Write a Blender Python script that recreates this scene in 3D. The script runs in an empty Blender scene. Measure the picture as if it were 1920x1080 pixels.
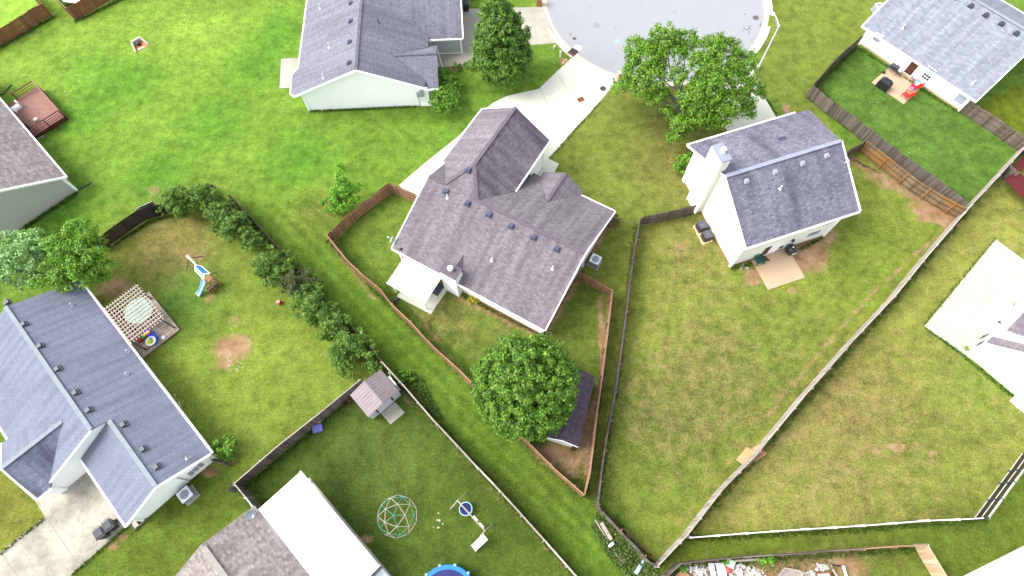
import bpy, math, random
import numpy as np
from mathutils import Vector, Matrix

# ------------------------------------------------------------------ camera
FPX, NX, NY, H = 1100.0, 973.0, 1023.0, 50.0          # lens in px of a 1920 frame, image of the point straight below, height
def _axes():
    n = np.array([NX-960, -(NY-540), -FPX]); n /= np.linalg.norm(n)
    z = -n
    y = np.array([0, 1., 0]); y -= (y@z)*z; y /= np.linalg.norm(y)
    return np.array([np.cross(y, z), y, z])
CM = _axes()
sc = bpy.context.scene
cam_d = bpy.data.cameras.new('camera'); cam = bpy.data.objects.new('camera', cam_d)
sc.collection.objects.link(cam); sc.camera = cam
cam_d.sensor_width = 36; cam_d.lens = 36*FPX/1920; cam_d.clip_start = 0.5; cam_d.clip_end = 3000
cam.matrix_world = Matrix.Translation((0, 0, H)) @ Matrix([list(r) for r in CM]).to_4x4()
# ------------------------------------------------------------------ sky, sun, exposure
SUN_EL, SUN_AZ = math.radians(47), math.radians(-86)   # azimuth from +Y, clockwise
w = bpy.data.worlds.new('World'); sc.world = w; w.use_nodes = True
nt = w.node_tree; bg = nt.nodes['Background']
sky = nt.nodes.new('ShaderNodeTexSky'); sky.sky_type = 'NISHITA'; sky.sun_disc = False
sky.sun_elevation = SUN_EL; sky.sun_rotation = SUN_AZ; sky.dust_density = 3.0; sky.air_density = 1.0; sky.ozone_density = 0.6
hs = nt.nodes.new('ShaderNodeHueSaturation'); hs.inputs['Saturation'].default_value = .35    # thin bright overcast
nt.links.new(sky.outputs[0], hs.inputs['Color']); nt.links.new(hs.outputs[0], bg.inputs[0]); bg.inputs[1].default_value = 0.15
sl = bpy.data.lights.new('sun', 'SUN'); sl.energy = 1.1; sl.angle = math.radians(38); sl.color = (1, .97, .92)
so = bpy.data.objects.new('sun', sl); sc.collection.objects.link(so)
sd = Vector((math.sin(SUN_AZ)*math.cos(SUN_EL), math.cos(SUN_AZ)*math.cos(SUN_EL), math.sin(SUN_EL)))
so.rotation_euler = sd.to_track_quat('Z', 'Y').to_euler(); so.location = (0, 0, 90)
sc.view_settings.view_transform = 'Standard'; sc.view_settings.look = 'None'
sc.view_settings.exposure = 1.82; sc.view_settings.gamma = 1.0; sc.view_settings.use_curve_mapping = False
try: sc.cycles.max_bounces = 6; sc.cycles.use_denoising = True
except Exception: pass

# ------------------------------------------------------------------ picture point -> ground / height plane
def G(px, py, z=0.0):
    r = CM @ np.array([px-960, -(py-540), -FPX]); t = (z-H)/r[2]
    return float(r[0]*t), float(r[1]*t)
def G3(px, py, z=0.0): return G(px, py, z)+(z,)
class Fr:                                                # a local frame on the ground: origin, u, v
    def __init__(s, o, u):
        s.o = np.array(o[:2], float); u = np.array(u, float); s.u = u/np.linalg.norm(u); s.v = np.array([-s.u[1], s.u[0]])
    def __call__(s, u, v, z=0.0):
        p = s.o+s.u*u+s.v*v; return (float(p[0]), float(p[1]), float(z))
    def loc(s, px, py, z=0.0):
        d = np.array(G(px, py, z))-s.o; return float(d@s.u), float(d@s.v)
    def onv(s, px, py, v):                               # picture point on the upright plane v = const -> (u, z)
        best = min((abs(s.loc(px, py, z)[1]-v), z) for z in np.arange(0, 10, .02)); return s.loc(px, py, best[1])[0], best[1]
    def onu(s, px, py, u):
        best = min((abs(s.loc(px, py, z)[0]-u), z) for z in np.arange(0, 10, .02)); return s.loc(px, py, best[1])[1], best[1]
def frame(a, b, z):
    A = np.array(G(*a, z)); B = np.array(G(*b, z)); return Fr(A, B-A)

# ------------------------------------------------------------------ objects and meshes
COL = sc.collection
def thing(name, label, cat, loc=(0, 0, 0), group=None):
    o = bpy.data.objects.new(name, None); COL.objects.link(o); o.location = loc; o.empty_display_size = .3
    o['label'] = label; o['category'] = cat
    if group: o['group'] = group
    return o
def tag(o, label, cat, group=None):
    o['label'] = label; o['category'] = cat
    if group: o['group'] = group
    return o
def root_loc(p):
    while p.parent: p = p.parent
    return p.location
class MB:
    def __init__(s): s.V = []; s.F = []; s.U = []; s.m = []
    def face(s, pts, uv=None):
        i = len(s.V); s.V += [tuple(p) for p in pts]; s.F.append(tuple(range(i, i+len(pts)))); s.U.append(uv or [(p[0], p[1]) for p in pts]); return s
    def hull(s, lo, hi):                                 # prism between two equal loops (lo reversed to face down)
        n = len(lo); i = len(s.V); s.V += [tuple(p) for p in lo]+[tuple(p) for p in hi]
        def add(f): s.F.append(tuple(f)); s.U.append([(s.V[k][0]+s.V[k][1], s.V[k][2]) for k in f])
        add([i+k for k in reversed(range(n))]); add([i+n+k for k in range(n)])
        for k in range(n): add((i+k, i+(k+1) % n, i+n+(k+1) % n, i+n+k))
        return s
    def box(s, fr, u0, u1, v0, v1, z0, z1, tu=0, tv=0):  # box in a frame, optional taper at the top
        lo = [fr(u0, v0, z0), fr(u1, v0, z0), fr(u1, v1, z0), fr(u0, v1, z0)]
        hi = [fr(u0+tu, v0+tv, z1), fr(u1-tu, v0+tv, z1), fr(u1-tu, v1-tv, z1), fr(u0+tu, v1-tv, z1)]
        return s.hull(lo, hi)
    def beam(s, p, q, w, h, up=(0, 0, 1)):
        p = Vector(p); q = Vector(q); d = (q-p).normalized(); x = d.cross(Vector(up))
        if x.length < 1e-4: x = d.cross(Vector((1, 0, 0)))
        x.normalize(); y = x.cross(d)
        c = [(-w/2, -h/2), (w/2, -h/2), (w/2, h/2), (-w/2, h/2)]
        return s.hull([p+x*a+y*b for a, b in reversed(c)], [q+x*a+y*b for a, b in reversed(c)])
    def tube(s, p, q, r0, r1=None, n=8):
        r1 = r0 if r1 is None else r1
        p = Vector(p); q = Vector(q); d = (q-p).normalized(); x = d.orthogonal().normalized(); y = d.cross(x)
        f = lambda c, r: [c+(x*math.cos(2*math.pi*k/n)+y*math.sin(2*math.pi*k/n))*r for k in range(n)]
        return s.hull(f(p, r0), f(q, r1))
    def path(s, pts, r, n=6):
        for a, b in zip(pts, pts[1:]): s.tube(a, b, r if not isinstance(r, tuple) else r[0], None if not isinstance(r, tuple) else r[1], n)
        return s
    def lathe(s, c, prof, n=20):                         # prof: (radius, z) rings around centre c
        i = len(s.V)
        for r, z in prof:
            for k in range(n): a = 2*math.pi*k/n; s.V.append((c[0]+r*math.cos(a), c[1]+r*math.sin(a), c[2]+z))
        for j in range(len(prof)-1):
            for k in range(n):
                f = (i+j*n+k, i+j*n+(k+1) % n, i+(j+1)*n+(k+1) % n, i+(j+1)*n+k); s.F.append(f); s.U.append([(0, 0)]*4)
        for j, rev in ((0, 1), (len(prof)-1, 0)):
            if prof[j][0] > 1e-3:
                f = [i+j*n+k for k in range(n)]; f = f[::-1] if rev else f; s.F.append(tuple(f)); s.U.append([(0, 0)]*n)
        return s
    def slab(s, pts, eave, th=.12):                      # roof plane: pts 3-D, eave = direction along the eave
        P = [Vector(p) for p in pts]; nrm = Vector((0, 0, 0))
        for a, b in zip(P, P[1:]+P[:1]): nrm += a.cross(b)
        nrm.normalize()
        if nrm.z < 0: P.reverse(); nrm = -nrm
        e = Vector(tuple(eave)+(0,)*(3-len(eave))).normalized(); up = nrm.cross(e)
        i = len(s.V); n = len(P); s.V += [tuple(p) for p in P]+[(p.x, p.y, p.z-th) for p in P]
        s.F.append(tuple(range(i, i+n))); s.U.append([(p.dot(e), p.dot(up)) for p in P])
        s.F.append(tuple(reversed(range(i+n, i+2*n)))); s.U.append([(0, 0)]*n)
        for k in range(n): s.F.append((i+n+k, i+n+(k+1) % n, i+(k+1) % n, i+k)); s.U.append([(0, 0)]*4)
        return s
    def build(s, name, mat, parent=None, smooth=False):
        off = root_loc(parent) if parent else Vector((0, 0, 0))
        me = bpy.data.meshes.new(name); me.from_pydata([(a-off.x, b-off.y, c-off.z) for a, b, c in s.V], [], s.F)
        uv = me.uv_layers.new(name='UVMap'); flat = [c for f in s.U for t in f for c in t]; uv.data.foreach_set('uv', flat)
        me.materials.append(mat)
        if smooth: me.polygons.foreach_set('use_smooth', [True]*len(me.polygons))
        me.update(); o = bpy.data.objects.new(name, me); COL.objects.link(o)
        if parent: o.parent = parent
        return o

# ------------------------------------------------------------------ materials
def srgb(r, g, b): return tuple((c/255/12.92 if c/255 <= .04045 else ((c/255+.055)/1.055)**2.4) for c in (r, g, b))
def nodes(name):
    m = bpy.data.materials.new(name); m.use_nodes = True; t = m.node_tree; b = t.nodes['Principled BSDF']
    return m, t, b
def nn(t, typ, **kw):
    n = t.nodes.new(typ)
    for k, v in kw.items():
        if k in n.inputs.keys() and not hasattr(n, k): n.inputs[k].default_value = v
        elif hasattr(n, k): setattr(n, k, v)
        else: n.inputs[k].default_value = v
    return n
def noise(t, vec, scale, detail=3, rough=.55):
    n = t.nodes.new('ShaderNodeTexNoise'); n.inputs['Scale'].default_value = scale; n.inputs['Detail'].default_value = detail; n.inputs['Roughness'].default_value = rough
    if vec: t.links.new(vec, n.inputs['Vector'])
    return n.outputs['Fac']
def ramp(t, fac, stops):
    n = t.nodes.new('ShaderNodeValToRGB'); e = n.color_ramp.elements
    while len(e) < len(stops): e.new(.5)
    for k, (p, c) in enumerate(stops): e[k].position = p; e[k].color = (c, c, c, 1) if isinstance(c, (int, float)) else (*c, 1)
    t.links.new(fac, n.inputs[0]); return n.outputs[0]
def mix(t, fac, a, b, mode='MIX'):
    n = t.nodes.new('ShaderNodeMix'); n.data_type = 'RGBA'; n.blend_type = mode
    for k, x in ((0, fac), (6, a), (7, b)):
        if isinstance(x, (int, float)): n.inputs[k].default_value = x if k == 0 else (x, x, x, 1)
        elif isinstance(x, tuple): n.inputs[k].default_value = (*x, 1)
        else: t.links.new(x, n.inputs[k])
    return n.outputs[2]
def mth(t, op, a, b=0.0):
    n = t.nodes.new('ShaderNodeMath'); n.operation = op
    for k, x in ((0, a), (1, b)):
        if isinstance(x, (int, float)): n.inputs[k].default_value = x
        else: t.links.new(x, n.inputs[k])
    return n.outputs[0]
def bump(t, b, h, dist=.02, st=.5):
    n = t.nodes.new('ShaderNodeBump'); n.inputs['Strength'].default_value = st; n.inputs['Distance'].default_value = dist
    t.links.new(h, n.inputs['Height']); t.links.new(n.outputs[0], b.inputs['Normal'])
def pos(t): return t.nodes.new('ShaderNodeNewGeometry').outputs['Position']
def scaled(t, vec, s):
    n = t.nodes.new('ShaderNodeMapping'); n.inputs['Scale'].default_value = s; t.links.new(vec, n.inputs['Vector']); return n.outputs[0]
def plain(name, c, rough=.6, metal=0.0, var=.12, scale=3.0, spec=.3):
    m, t, b = nodes(name); p = pos(t); f = noise(t, p, scale, 4)
    k = ramp(t, f, [(.3, 1-var), (.7, 1+var*.6)])
    t.links.new(mix(t, 1.0, c, k, 'MULTIPLY'), b.inputs['Base Color'])
    b.inputs['Roughness'].default_value = rough; b.inputs['Metallic'].default_value = metal; b.inputs['Specular IOR Level'].default_value = spec
    return m
def concrete(name, c, dirt, amount=.35, joints=None):
    m, t, b = nodes(name); p = pos(t)
    f1 = noise(t, p, .35, 5, .65); f2 = noise(t, p, 14, 3); f3 = noise(t, p, 2.2, 4, .7)
    col = mix(t, ramp(t, f1, [(.42, 0.0), (.75, amount)]), c, dirt)
    col = mix(t, ramp(t, f3, [(.5, 0.0), (.8, amount*.6)]), col, dirt)
    col = mix(t, 1.0, col, ramp(t, f2, [(.2, .9), (.8, 1.06)]), 'MULTIPLY')
    t.links.new(col, b.inputs['Base Color']); b.inputs['Roughness'].default_value = .85; b.inputs['Specular IOR Level'].default_value = .2
    bump(t, b, f2, .01, .3); return m
def shingle(name, c1, c2, stain, samt=.5, rw=.17, bw=.34, speck=.25, K=.75, mort=.014):
    m, t, b = nodes(name); c1, c2, stain = [tuple(x*K for x in c) for c in (c1, c2, stain)]
    uvn = t.nodes.new('ShaderNodeUVMap'); uvn.uv_map = 'UVMap'; uv = uvn.outputs[0]
    br = t.nodes.new('ShaderNodeTexBrick'); t.links.new(uv, br.inputs['Vector'])
    br.inputs['Scale'].default_value = 1; br.inputs['Brick Width'].default_value = bw; br.inputs['Row Height'].default_value = rw
    br.inputs['Mortar Size'].default_value = mort; br.inputs['Mortar Smooth'].default_value = .3; br.inputs['Bias'].default_value = 0
    br.inputs['Color1'].default_value = (*c1, 1); br.inputs['Color2'].default_value = (*c2, 1)
    br.inputs['Mortar'].default_value = tuple(x*.58 for x in c1)+(1,)
    big = noise(t, scaled(t, uv, (.55, .16, 1)), 1.0, 4, .6)
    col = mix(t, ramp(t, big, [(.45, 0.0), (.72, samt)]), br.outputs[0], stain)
    stk = noise(t, scaled(t, uv, (1.7, .12, 1)), 1.0, 3, .6)
    col = mix(t, 1.0, col, ramp(t, stk, [(.3, .80), (.7, 1.20)]), 'MULTIPLY')
    ton = noise(t, scaled(t, uv, (1.6, 3.0, 1)), 1.6, 2, .6)
    col = mix(t, 1.0, col, ramp(t, ton, [(.3, 1-speck), (.7, 1+speck)]), 'MULTIPLY')
    fine = noise(t, uv, 16, 2)
    col = mix(t, 1.0, col, ramp(t, fine, [(.2, .82), (.8, 1.15)]), 'MULTIPLY')
    t.links.new(col, b.inputs['Base Color']); b.inputs['Roughness'].default_value = .93; b.inputs['Specular IOR Level'].default_value = .25
    bump(t, b, mth(t, 'ADD', br.outputs['Fac'], mth(t, 'MULTIPLY', fine, -.5)), -.012, .6); return m
def siding(name, c, lap=.2, amt=.06, dirt=(.35, .36, .28)):
    m, t, b = nodes(name); p = pos(t)
    sx = t.nodes.new('ShaderNodeSeparateXYZ'); t.links.new(p, sx.inputs[0])
    fr = mth(t, 'FRACT', mth(t, 'DIVIDE', sx.outputs[2], lap))
    k = ramp(t, fr, [(0.0, 1-amt*3), (.12, 1.0), (1.0, 1-amt)])
    col = mix(t, 1.0, c, k, 'MULTIPLY')
    f = noise(t, scaled(t, p, (1, 1, .35)), 1.1, 5, .65)
    low = ramp(t, sx.outputs[2], [(0.0, .5), (.5, 0.0)])
    d = mth(t, 'MULTIPLY', ramp(t, f, [(.45, 0.0), (.8, .5)]), mth(t, 'ADD', low, .12))
    t.links.new(mix(t, d, col, dirt), b.inputs['Base Color'])
    b.inputs['Roughness'].default_value = .6; b.inputs['Specular IOR Level'].default_value = .25
    bump(t, b, fr, .012, .5); return m
def wood(name, c, c2, rough=.85, grey=None):
    m, t, b = nodes(name); g = t.nodes.new('ShaderNodeNewGeometry'); p = g.outputs['Position']
    col = mix(t, ramp(t, g.outputs['Random Per Island'], [(.0, 0.0), (1.0, 1.0)]), c, c2)
    f = noise(t, scaled(t, p, (9, 9, .8)), 1.0, 4, .6)
    col = mix(t, 1.0, col, ramp(t, f, [(.25, .68), (.75, 1.25)]), 'MULTIPLY')
    if grey: col = mix(t, ramp(t, noise(t, p, .45, 4), [(.42, 0.0), (.62, .9)]), col, grey)
    t.links.new(col, b.inputs['Base Color']); b.inputs['Roughness'].default_value = rough; b.inputs['Specular IOR Level'].default_value = .2
    bump(t, b, f, .01, .4); return m
def leafmat(name, c1, c2, c3, tr=.3):
    m, t, b = nodes(name); g = t.nodes.new('ShaderNodeNewGeometry')
    col = ramp(t, g.outputs['Random Per Island'], [(0.0, c1), (.55, c2), (1.0, c3)])
    f = noise(t, g.outputs['Position'], .9, 3)
    col = mix(t, 1.0, col, ramp(t, f, [(.3, .72), (.7, 1.28)]), 'MULTIPLY')
    t.links.new(col, b.inputs['Base Color']); b.inputs['Roughness'].default_value = .5; b.inputs['Specular IOR Level'].default_value = .35
    tl = t.nodes.new('ShaderNodeBsdfTranslucent'); t.links.new(mix(t, 1.0, col, (1.25, 1.3, .6), 'MULTIPLY'), tl.inputs[0])
    ms = t.nodes.new('ShaderNodeMixShader'); ms.inputs[0].default_value = tr
    t.links.new(b.outputs[0], ms.inputs[1]); t.links.new(tl.outputs[0], ms.inputs[2]); t.links.new(ms.outputs[0], t.nodes['Material Output'].inputs[0])
    return m
def glass(name, c=(.03, .035, .06)):
    m, t, b = nodes(name); b.inputs['Base Color'].default_value = (*c, 1); b.inputs['Roughness'].default_value = .12; b.inputs['Specular IOR Level'].default_value = .6; return m

M = dict(
 white=plain('white_paint', (.84, .85, .83), .5, var=.05, scale=1.2),
 white_siding=siding('white_siding', (.86, .87, .84)),
 cream_siding=siding('cream_siding', (.76, .75, .66)),
 grey_siding=siding('grey_siding', (.40, .42, .41), .18, .09),
 tan_siding=siding('tan_siding', (.42, .42, .38)),
 white_metal=plain('white_metal', (.83, .84, .82), .35, var=.03, scale=.8, spec=.5),
 brick=plain('red_brick', (.36, .15, .07), .9, var=.3, scale=6),
 tanbrick=plain('tan_brick', (.42, .30, .18), .9, var=.3, scale=6),
 glass=glass('window_glass'), glass_l=glass('pale_window_glass', (.28, .31, .38)),
 brown_door=plain('brown_door_paint', (.07, .028, .018), .5), black=plain('black_plastic', (.014, .014, .016), .4, var=.1, spec=.5),
 blackcloth=plain('black_vinyl_cover', (.012, .012, .014), .55, spec=.4),
 dkmetal=plain('dark_metal', (.05, .055, .07), .45, .3), gmetal=plain('grey_metal', (.32, .34, .38), .4, .4), lmetal=plain('pale_metal', (.62, .64, .68), .4, .2),
 bmetal=plain('slate_metal', (.065, .075, .12), .4, .3),
 tan=plain('tan_plastic', (.50, .36, .22), .7), red=plain('red_plastic', (.62, .02, .012), .45, spec=.4), blue=plain('blue_plastic', (.03, .12, .55), .45, spec=.4),
 pink=plain('pink_fabric', (.55, .12, .35), .8), purple=plain('purple_plastic', (.16, .07, .45), .5), yellow=plain('yellow_plastic', (.75, .5, .04), .5),
 green=plain('green_plastic', (.05, .42, .08), .5), dgreen=plain('dark_green_plastic', (.008, .075, .06), .5), teal=plain('teal_fabric', (.42, .68, .58), .8, var=.1),
 lblue=plain('pale_blue_plastic', (.25, .45, .62), .35, spec=.5), sky=plain('sky_blue_plastic', (.004, .13, .50), .35, spec=.5), water=glass('dark_pool_water', (.005, .01, .09)),
 orange=plain('orange_stain_wood', (.30, .12, .035), .7), rust=plain('rust_iron', (.16, .045, .025), .8, var=.3), iron=plain('cast_iron', (.05, .03, .03), .8, var=.3),
 stone=plain('pale_stone', (.40, .36, .30), .9, var=.25, scale=5), soil=plain('mulch', (.07, .03, .018), .95, var=.5, scale=8), clay=plain('red_clay', (.45, .17, .07), .95, var=.3, scale=4),
 cedar=wood('new_cedar', srgb(140, 106, 76), srgb(112, 84, 60)), cedar_top=wood('cedar_rail', srgb(152, 124, 98), srgb(128, 100, 78)),
 grey_wood=wood('weathered_wood', srgb(112, 102, 94), srgb(76, 68, 63)), dark_wood=wood('dark_weathered_wood', srgb(62, 52, 48), srgb(42, 34, 34)),
 pale_wood=wood('silvered_wood', srgb(170, 162, 152), srgb(136, 126, 116)), old_wood=wood('lichen_wood', srgb(112, 98, 80), srgb(80, 68, 56)),
 brown_wood=wood('brown_fence_wood', srgb(130, 84, 62), srgb(104, 68, 50)), patch_wood=wood('patched_wood', srgb(134, 118, 96), srgb(104, 84, 64), grey=srgb(150, 106, 56)),
 pergola=wood('pergola_wood', srgb(196, 182, 168), srgb(170, 155, 142)), deckgrey=wood('grey_deck_boards', srgb(178, 164, 150), srgb(150, 132, 118)),
 deckbrown=wood('brown_deck_boards', srgb(136, 102, 92), srgb(118, 86, 78)), deckrail=wood('dark_brown_rail', srgb(92, 46, 36), srgb(70, 34, 28)),
 ply=plain('plywood_sheet', srgb(165, 128, 92), .9, var=.25, scale=6), bark=plain('bark', (.10, .075, .055), .95, var=.35, scale=6), barkgrey=plain('grey_bark', (.20, .18, .16), .9, var=.3, scale=6),
 roofA=shingle('blue_grey_shingles', srgb(130, 134, 152), srgb(122, 126, 144), srgb(104, 107, 126), .3, .2, .4, .04, K=.66),
 roofB=shingle('slate_grey_shingles', srgb(128, 128, 140), srgb(112, 112, 124), srgb(90, 90, 103), .35, .17, .34, .08),
 roofC=shingle('grey_violet_shingles', srgb(130, 129, 143), srgb(98, 97, 112), srgb(70, 69, 86), .6, .21, .36, .06, mort=.028),
 roofD=shingle('taupe_shingles', srgb(130, 123, 128), srgb(108, 101, 107), srgb(86, 79, 87), .55, .17, .34, .08),
 roofE=shingle('pale_grey_shingles', srgb(146, 150, 161), srgb(126, 130, 142), srgb(116, 119, 132), .25, .2, .5, .05, K=.70),
 roofF=shingle('mottled_taupe_shingles', srgb(150, 141, 141), srgb(122, 112, 113), srgb(98, 87, 90), .45, .22, .5, .14),
 roofI=shingle('warm_grey_shingles', srgb(158, 150, 144), srgb(120, 112, 108), srgb(120, 112, 108), .2, .2, .3, .05),
 roofS=shingle('purple_brown_shingles', srgb(88, 76, 88), srgb(72, 62, 74), srgb(56, 47, 58), .4, .2, .5, .12),
 ridgeA=plain('ridge_cap_blue', srgb(118, 126, 132), .9, var=.1), ridgeD=plain('ridge_cap_taupe', srgb(88, 80, 88), .9, var=.2), ridgeI=plain('ridge_cap_grey', srgb(128, 125, 120), .9, var=.1),
 ridgeC=plain('ridge_cap_grey_blue', srgb(124, 128, 142), .9, var=.1),
 drive=concrete('pale_driveway', (.48, .48, .40), (.34, .32, .25), .3), drive2=concrete('stained_driveway', (.32, .305, .25), (.11, .095, .075), .95),
 drive3=concrete('walk_concrete', (.33, .315, .26), (.18, .16, .12), .6), asphalt=concrete('pale_asphalt', (.235, .245, .255), (.20, .205, .22), .3),
 gutterc=concrete('gutter_concrete', (.42, .40, .33), (.26, .24, .18), .5), patio=concrete('tan_patio', (.40, .29, .19), (.30, .20, .12), .4), redroof=plain('dark_red_metal', (.075, .006, .007), .6, var=.2),
 seam=plain('taupe_sheet_metal', srgb(108, 99, 101), .5, .1, var=.12, scale=1.5),
 bargreen=plain('green_bar_paint', (.06, .30, .20), .5), bartan=plain('tan_bar_paint', (.48, .38, .32), .5), navy=plain('navy_fabric', (.01, .015, .07), .8),
 vinyl=plain('dusty_white_vinyl', (.50, .47, .44), .5, var=.15, scale=2), roofD2=shingle('stained_shaded_taupe_shingles', srgb(128, 120, 127), srgb(106, 98, 106), srgb(62, 52, 66), .85, .17, .34, .08), roofA2=shingle('stained_blue_grey_shingles', srgb(126, 129, 147), srgb(108, 112, 130), srgb(48, 48, 68), .85, .2, .4, .08),
 padc=concrete('cream_pad', (.37, .36, .285), (.30, .28, .21), .5),
 tanslat=wood('new_tan_slats', srgb(182, 160, 132), srgb(160, 136, 108)), cartlid=plain('dark_grey_plastic', (.035, .04, .048), .55, var=.1, spec=.25), darkglass=plain('dark_window', (.022, .026, .05), .35, var=.05, spec=.25), oranged=wood('orange_new_board', srgb(168, 116, 62), srgb(140, 96, 54)),
 tote=plain('lavender_plastic', (.13, .15, .42), .5), palewhite=wood('whitewashed_wood', srgb(200, 200, 205), srgb(165, 165, 172)), palegreen=plain('pale_green_plastic', (.40, .50, .38), .6),
 redsoft=plain('faded_red_plastic', (.55, .07, .06), .6), ashsoil=plain('ash_soil', (.26, .22, .20), .95, var=.4, scale=9), bagblue=plain('pale_blue_film', (.42, .58, .64), .3, var=.3, scale=6, spec=.5),
)
def _ball():
    m, t, b = nodes('beach_ball_vinyl'); p = pos(t); n = noise(t, scaled(t, p, (1, 1, .2)), 2.2, 0)
    t.links.new(ramp(t, n, [(.47, (.75, .78, .82)), (.53, (.08, .25, .75))]), b.inputs['Base Color']); b.inputs['Roughness'].default_value = .3; return m
M['ballmix'] = _ball()
def _canopy():
    m, t, b = nodes('striped_canopy'); p = pos(t); w_ = t.nodes.new('ShaderNodeTexWave'); w_.bands_direction = 'DIAGONAL'; w_.inputs['Scale'].default_value = .75
    t.links.new(p, w_.inputs['Vector']); t.links.new(ramp(t, w_.outputs['Fac'], [(.2, (.40, .58, .72)), (.6, (.05, .22, .55))]), b.inputs['Base Color']); b.inputs['Roughness'].default_value = .7; return m
M['cloth_blue'] = _canopy()


# ------------------------------------------------------------------ the ground: one sheet, lawn colours per yard
def build_ground():
    xs = np.concatenate([[-600, -300, -150, -95], np.arange(-74, 74.01, .25), [95, 150, 300, 600]])
    ys = np.concatenate([[-300, -120, -50, -25], np.arange(-12, 74.01, .25), [95, 150, 300, 700]])
    X, Y = np.meshgrid(xs, ys); n = X.size; x = X.ravel(); y = Y.ravel()
    base = np.tile(np.array(srgb(118, 168, 50)), (n, 1)); dry = np.full(n, .25); dirt = np.zeros(n); lush = np.full(n, .35)
    def inpoly(pts):
        q = [G(*p) for p in pts]; c = np.zeros(n, bool)
        for (x0, y0), (x1, y1) in zip(q, q[1:]+q[:1]):
            k = ((y0 > y) != (y1 > y)) & (x < (x1-x0)*(y-y0)/((y1-y0) or 1e-9)+x0); c ^= k
        return c
    def zone(pts, c, d=None, l=None):
        k = inpoly(pts); base[k] = srgb(*c)
        if d is not None: dry[k] = d
        if l is not None: lush[k] = l
    def spot(px, py, r, c=None, a=1.0, d=0, dr=0, lu=0, sy=1.0, rot=0, sharp=2.0):
        gx, gy = G(px, py); dx = x-gx; dy = y-gy; ca, sa = math.cos(math.radians(rot)), math.sin(math.radians(rot))
        ux = dx*ca+dy*sa; uy = (-dx*sa+dy*ca)/sy
        g = np.exp(-(np.hypot(ux, uy)/r)**sharp)
        if c: base[:] = base*(1-(g*a)[:, None])+np.array(srgb(*c))*(g*a)[:, None]
        dry[:] += g*dr; dirt[:] = np.maximum(dirt, g*d); lush[:] += g*lu
    def line(pts, wd, d=0, dr=0, c=None, a=1.0, lu=0):
        for p, q in zip(pts, pts[1:]):
            A = np.array(G(*p)); B = np.array(G(*q)); L2 = ((B-A)**2).sum()
            t = np.clip(((x-A[0])*(B[0]-A[0])+(y-A[1])*(B[1]-A[1]))/L2, 0, 1)
            g = np.exp(-((np.hypot(x-A[0]-t*(B[0]-A[0]), y-A[1]-t*(B[1]-A[1])))/wd)**2)
            dirt[:] = np.maximum(dirt, g*d); dry[:] = np.maximum(dry, g*dr); lush[:] = np.maximum(lush, g*lu)
            if c: base[:] = base*(1-(g*a)[:, None])+np.array(srgb(*c))*(g*a)[:, None]
    # yards
    zone([(-400, -200), (1030, -200), (1080, 100), (780, 370), (740, 345), (613, 445), (430, 365), (190, 460), (-300, 460)], (132, 184, 52), .25, .5)
    zone([(-400, -200), (300, -200), (100, 30), (-300, 200)], (158, 224, 66), .2, .1)
    zone([(430, 365), (620, 450), (1098, 930), (1125, 955), (1235, 1065), (1250, 1200), (1085, 1085)], (112, 160, 38), .12, .4)
    zone([(1000, 330), (1150, 130), (1420, 180), (1310, 385), (1200, 405), (1150, 930), (1100, 930), (1150, 545), (1085, 520)], (138, 168, 60), .4, .25)
    zone([(190, 450), (312, 385), (433, 366), (720, 690), (455, 912), (390, 870), (150, 530)], (140, 178, 56), .36, .2)
    zone([(455, 915), (720, 690), (1085, 1085), (1000, 1300), (300, 1200)], (94, 130, 38), .10, .45)
    zone([(613, 445), (735, 345), (1150, 545), (1098, 930)], (126, 162, 52), .36, .3)
    zone([(1202, 415), (1308, 390), (1590, 280), (1822, 386), (1233, 1061), (1122, 950)], (146, 176, 60), .46, .3)
    zone([(1822, 386), (1935, 270), (2200, 500), (1860, 970), (1285, 1005)], (158, 178, 72), .62, .2)
    zone([(1285, 1008), (1855, 972), (2100, 700), (2200, 1200), (1250, 1200), (1235, 1062)], (118, 154, 38), .15, .3)
    zone([(1525, 175), (1612, 85), (1800, 209), (1905, 280), (1822, 390)], (104, 154, 52), .2, .55)
    zone([(1440, -50), (1700, -50), (1612, 85), (1525, 175), (1590, 290), (1420, 160)], (132, 164, 56), .35, .3)
    zone([(1825, 205), (2200, 0), (2200, 400), (1925, 270)], (118, 148, 22), .2, .1)
    zone([(1245, 1090), (1277, 1058), (1735, 1026), (1775, 1085), (1700, 1300), (1200, 1300)], (122, 150, 48), .4, .2)
    zone([(-50, 800), (84, 968), (0, 1040), (-300, 1300), (-500, 800)], (138, 158, 52), .5, .1)
    zone([(345, 1080), (470, 965), (440, 910), (390, 870), (230, 985), (130, 1085)], (112, 146, 40), .35, .25)
    # broad tones
    spot(60, 330, 9, (124, 188, 46), .6); spot(330, 120, 12, (144, 200, 58), .6); spot(640, 250, 9, (112, 166, 44), .5)
    spot(470, 210, 10, (134, 190, 52), .6); spot(860, 240, 5, (98, 160, 38), .5); spot(950, 120, 4, (96, 160, 40), .6)
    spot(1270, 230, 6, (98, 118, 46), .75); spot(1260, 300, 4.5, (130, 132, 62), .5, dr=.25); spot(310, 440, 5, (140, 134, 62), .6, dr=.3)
    spot(960, 640, 5, (124, 150, 62), .5, dr=.25); spot(330, 480, 4.5, (150, 146, 80), .5, dr=.3); spot(345, 560, 3.5, (96, 156, 50), .8, lu=.2)
    spot(1320, 730, 5.0, (98, 124, 46), .9, dr=.55, lu=.5, sy=1.5, rot=-40); spot(1230, 780, 3, (112, 140, 50), .6, dr=.3, lu=.4); spot(1430, 700, 5, (112, 150, 48), .6); spot(1620, 480, 6, (122, 160, 44), .6)
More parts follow.
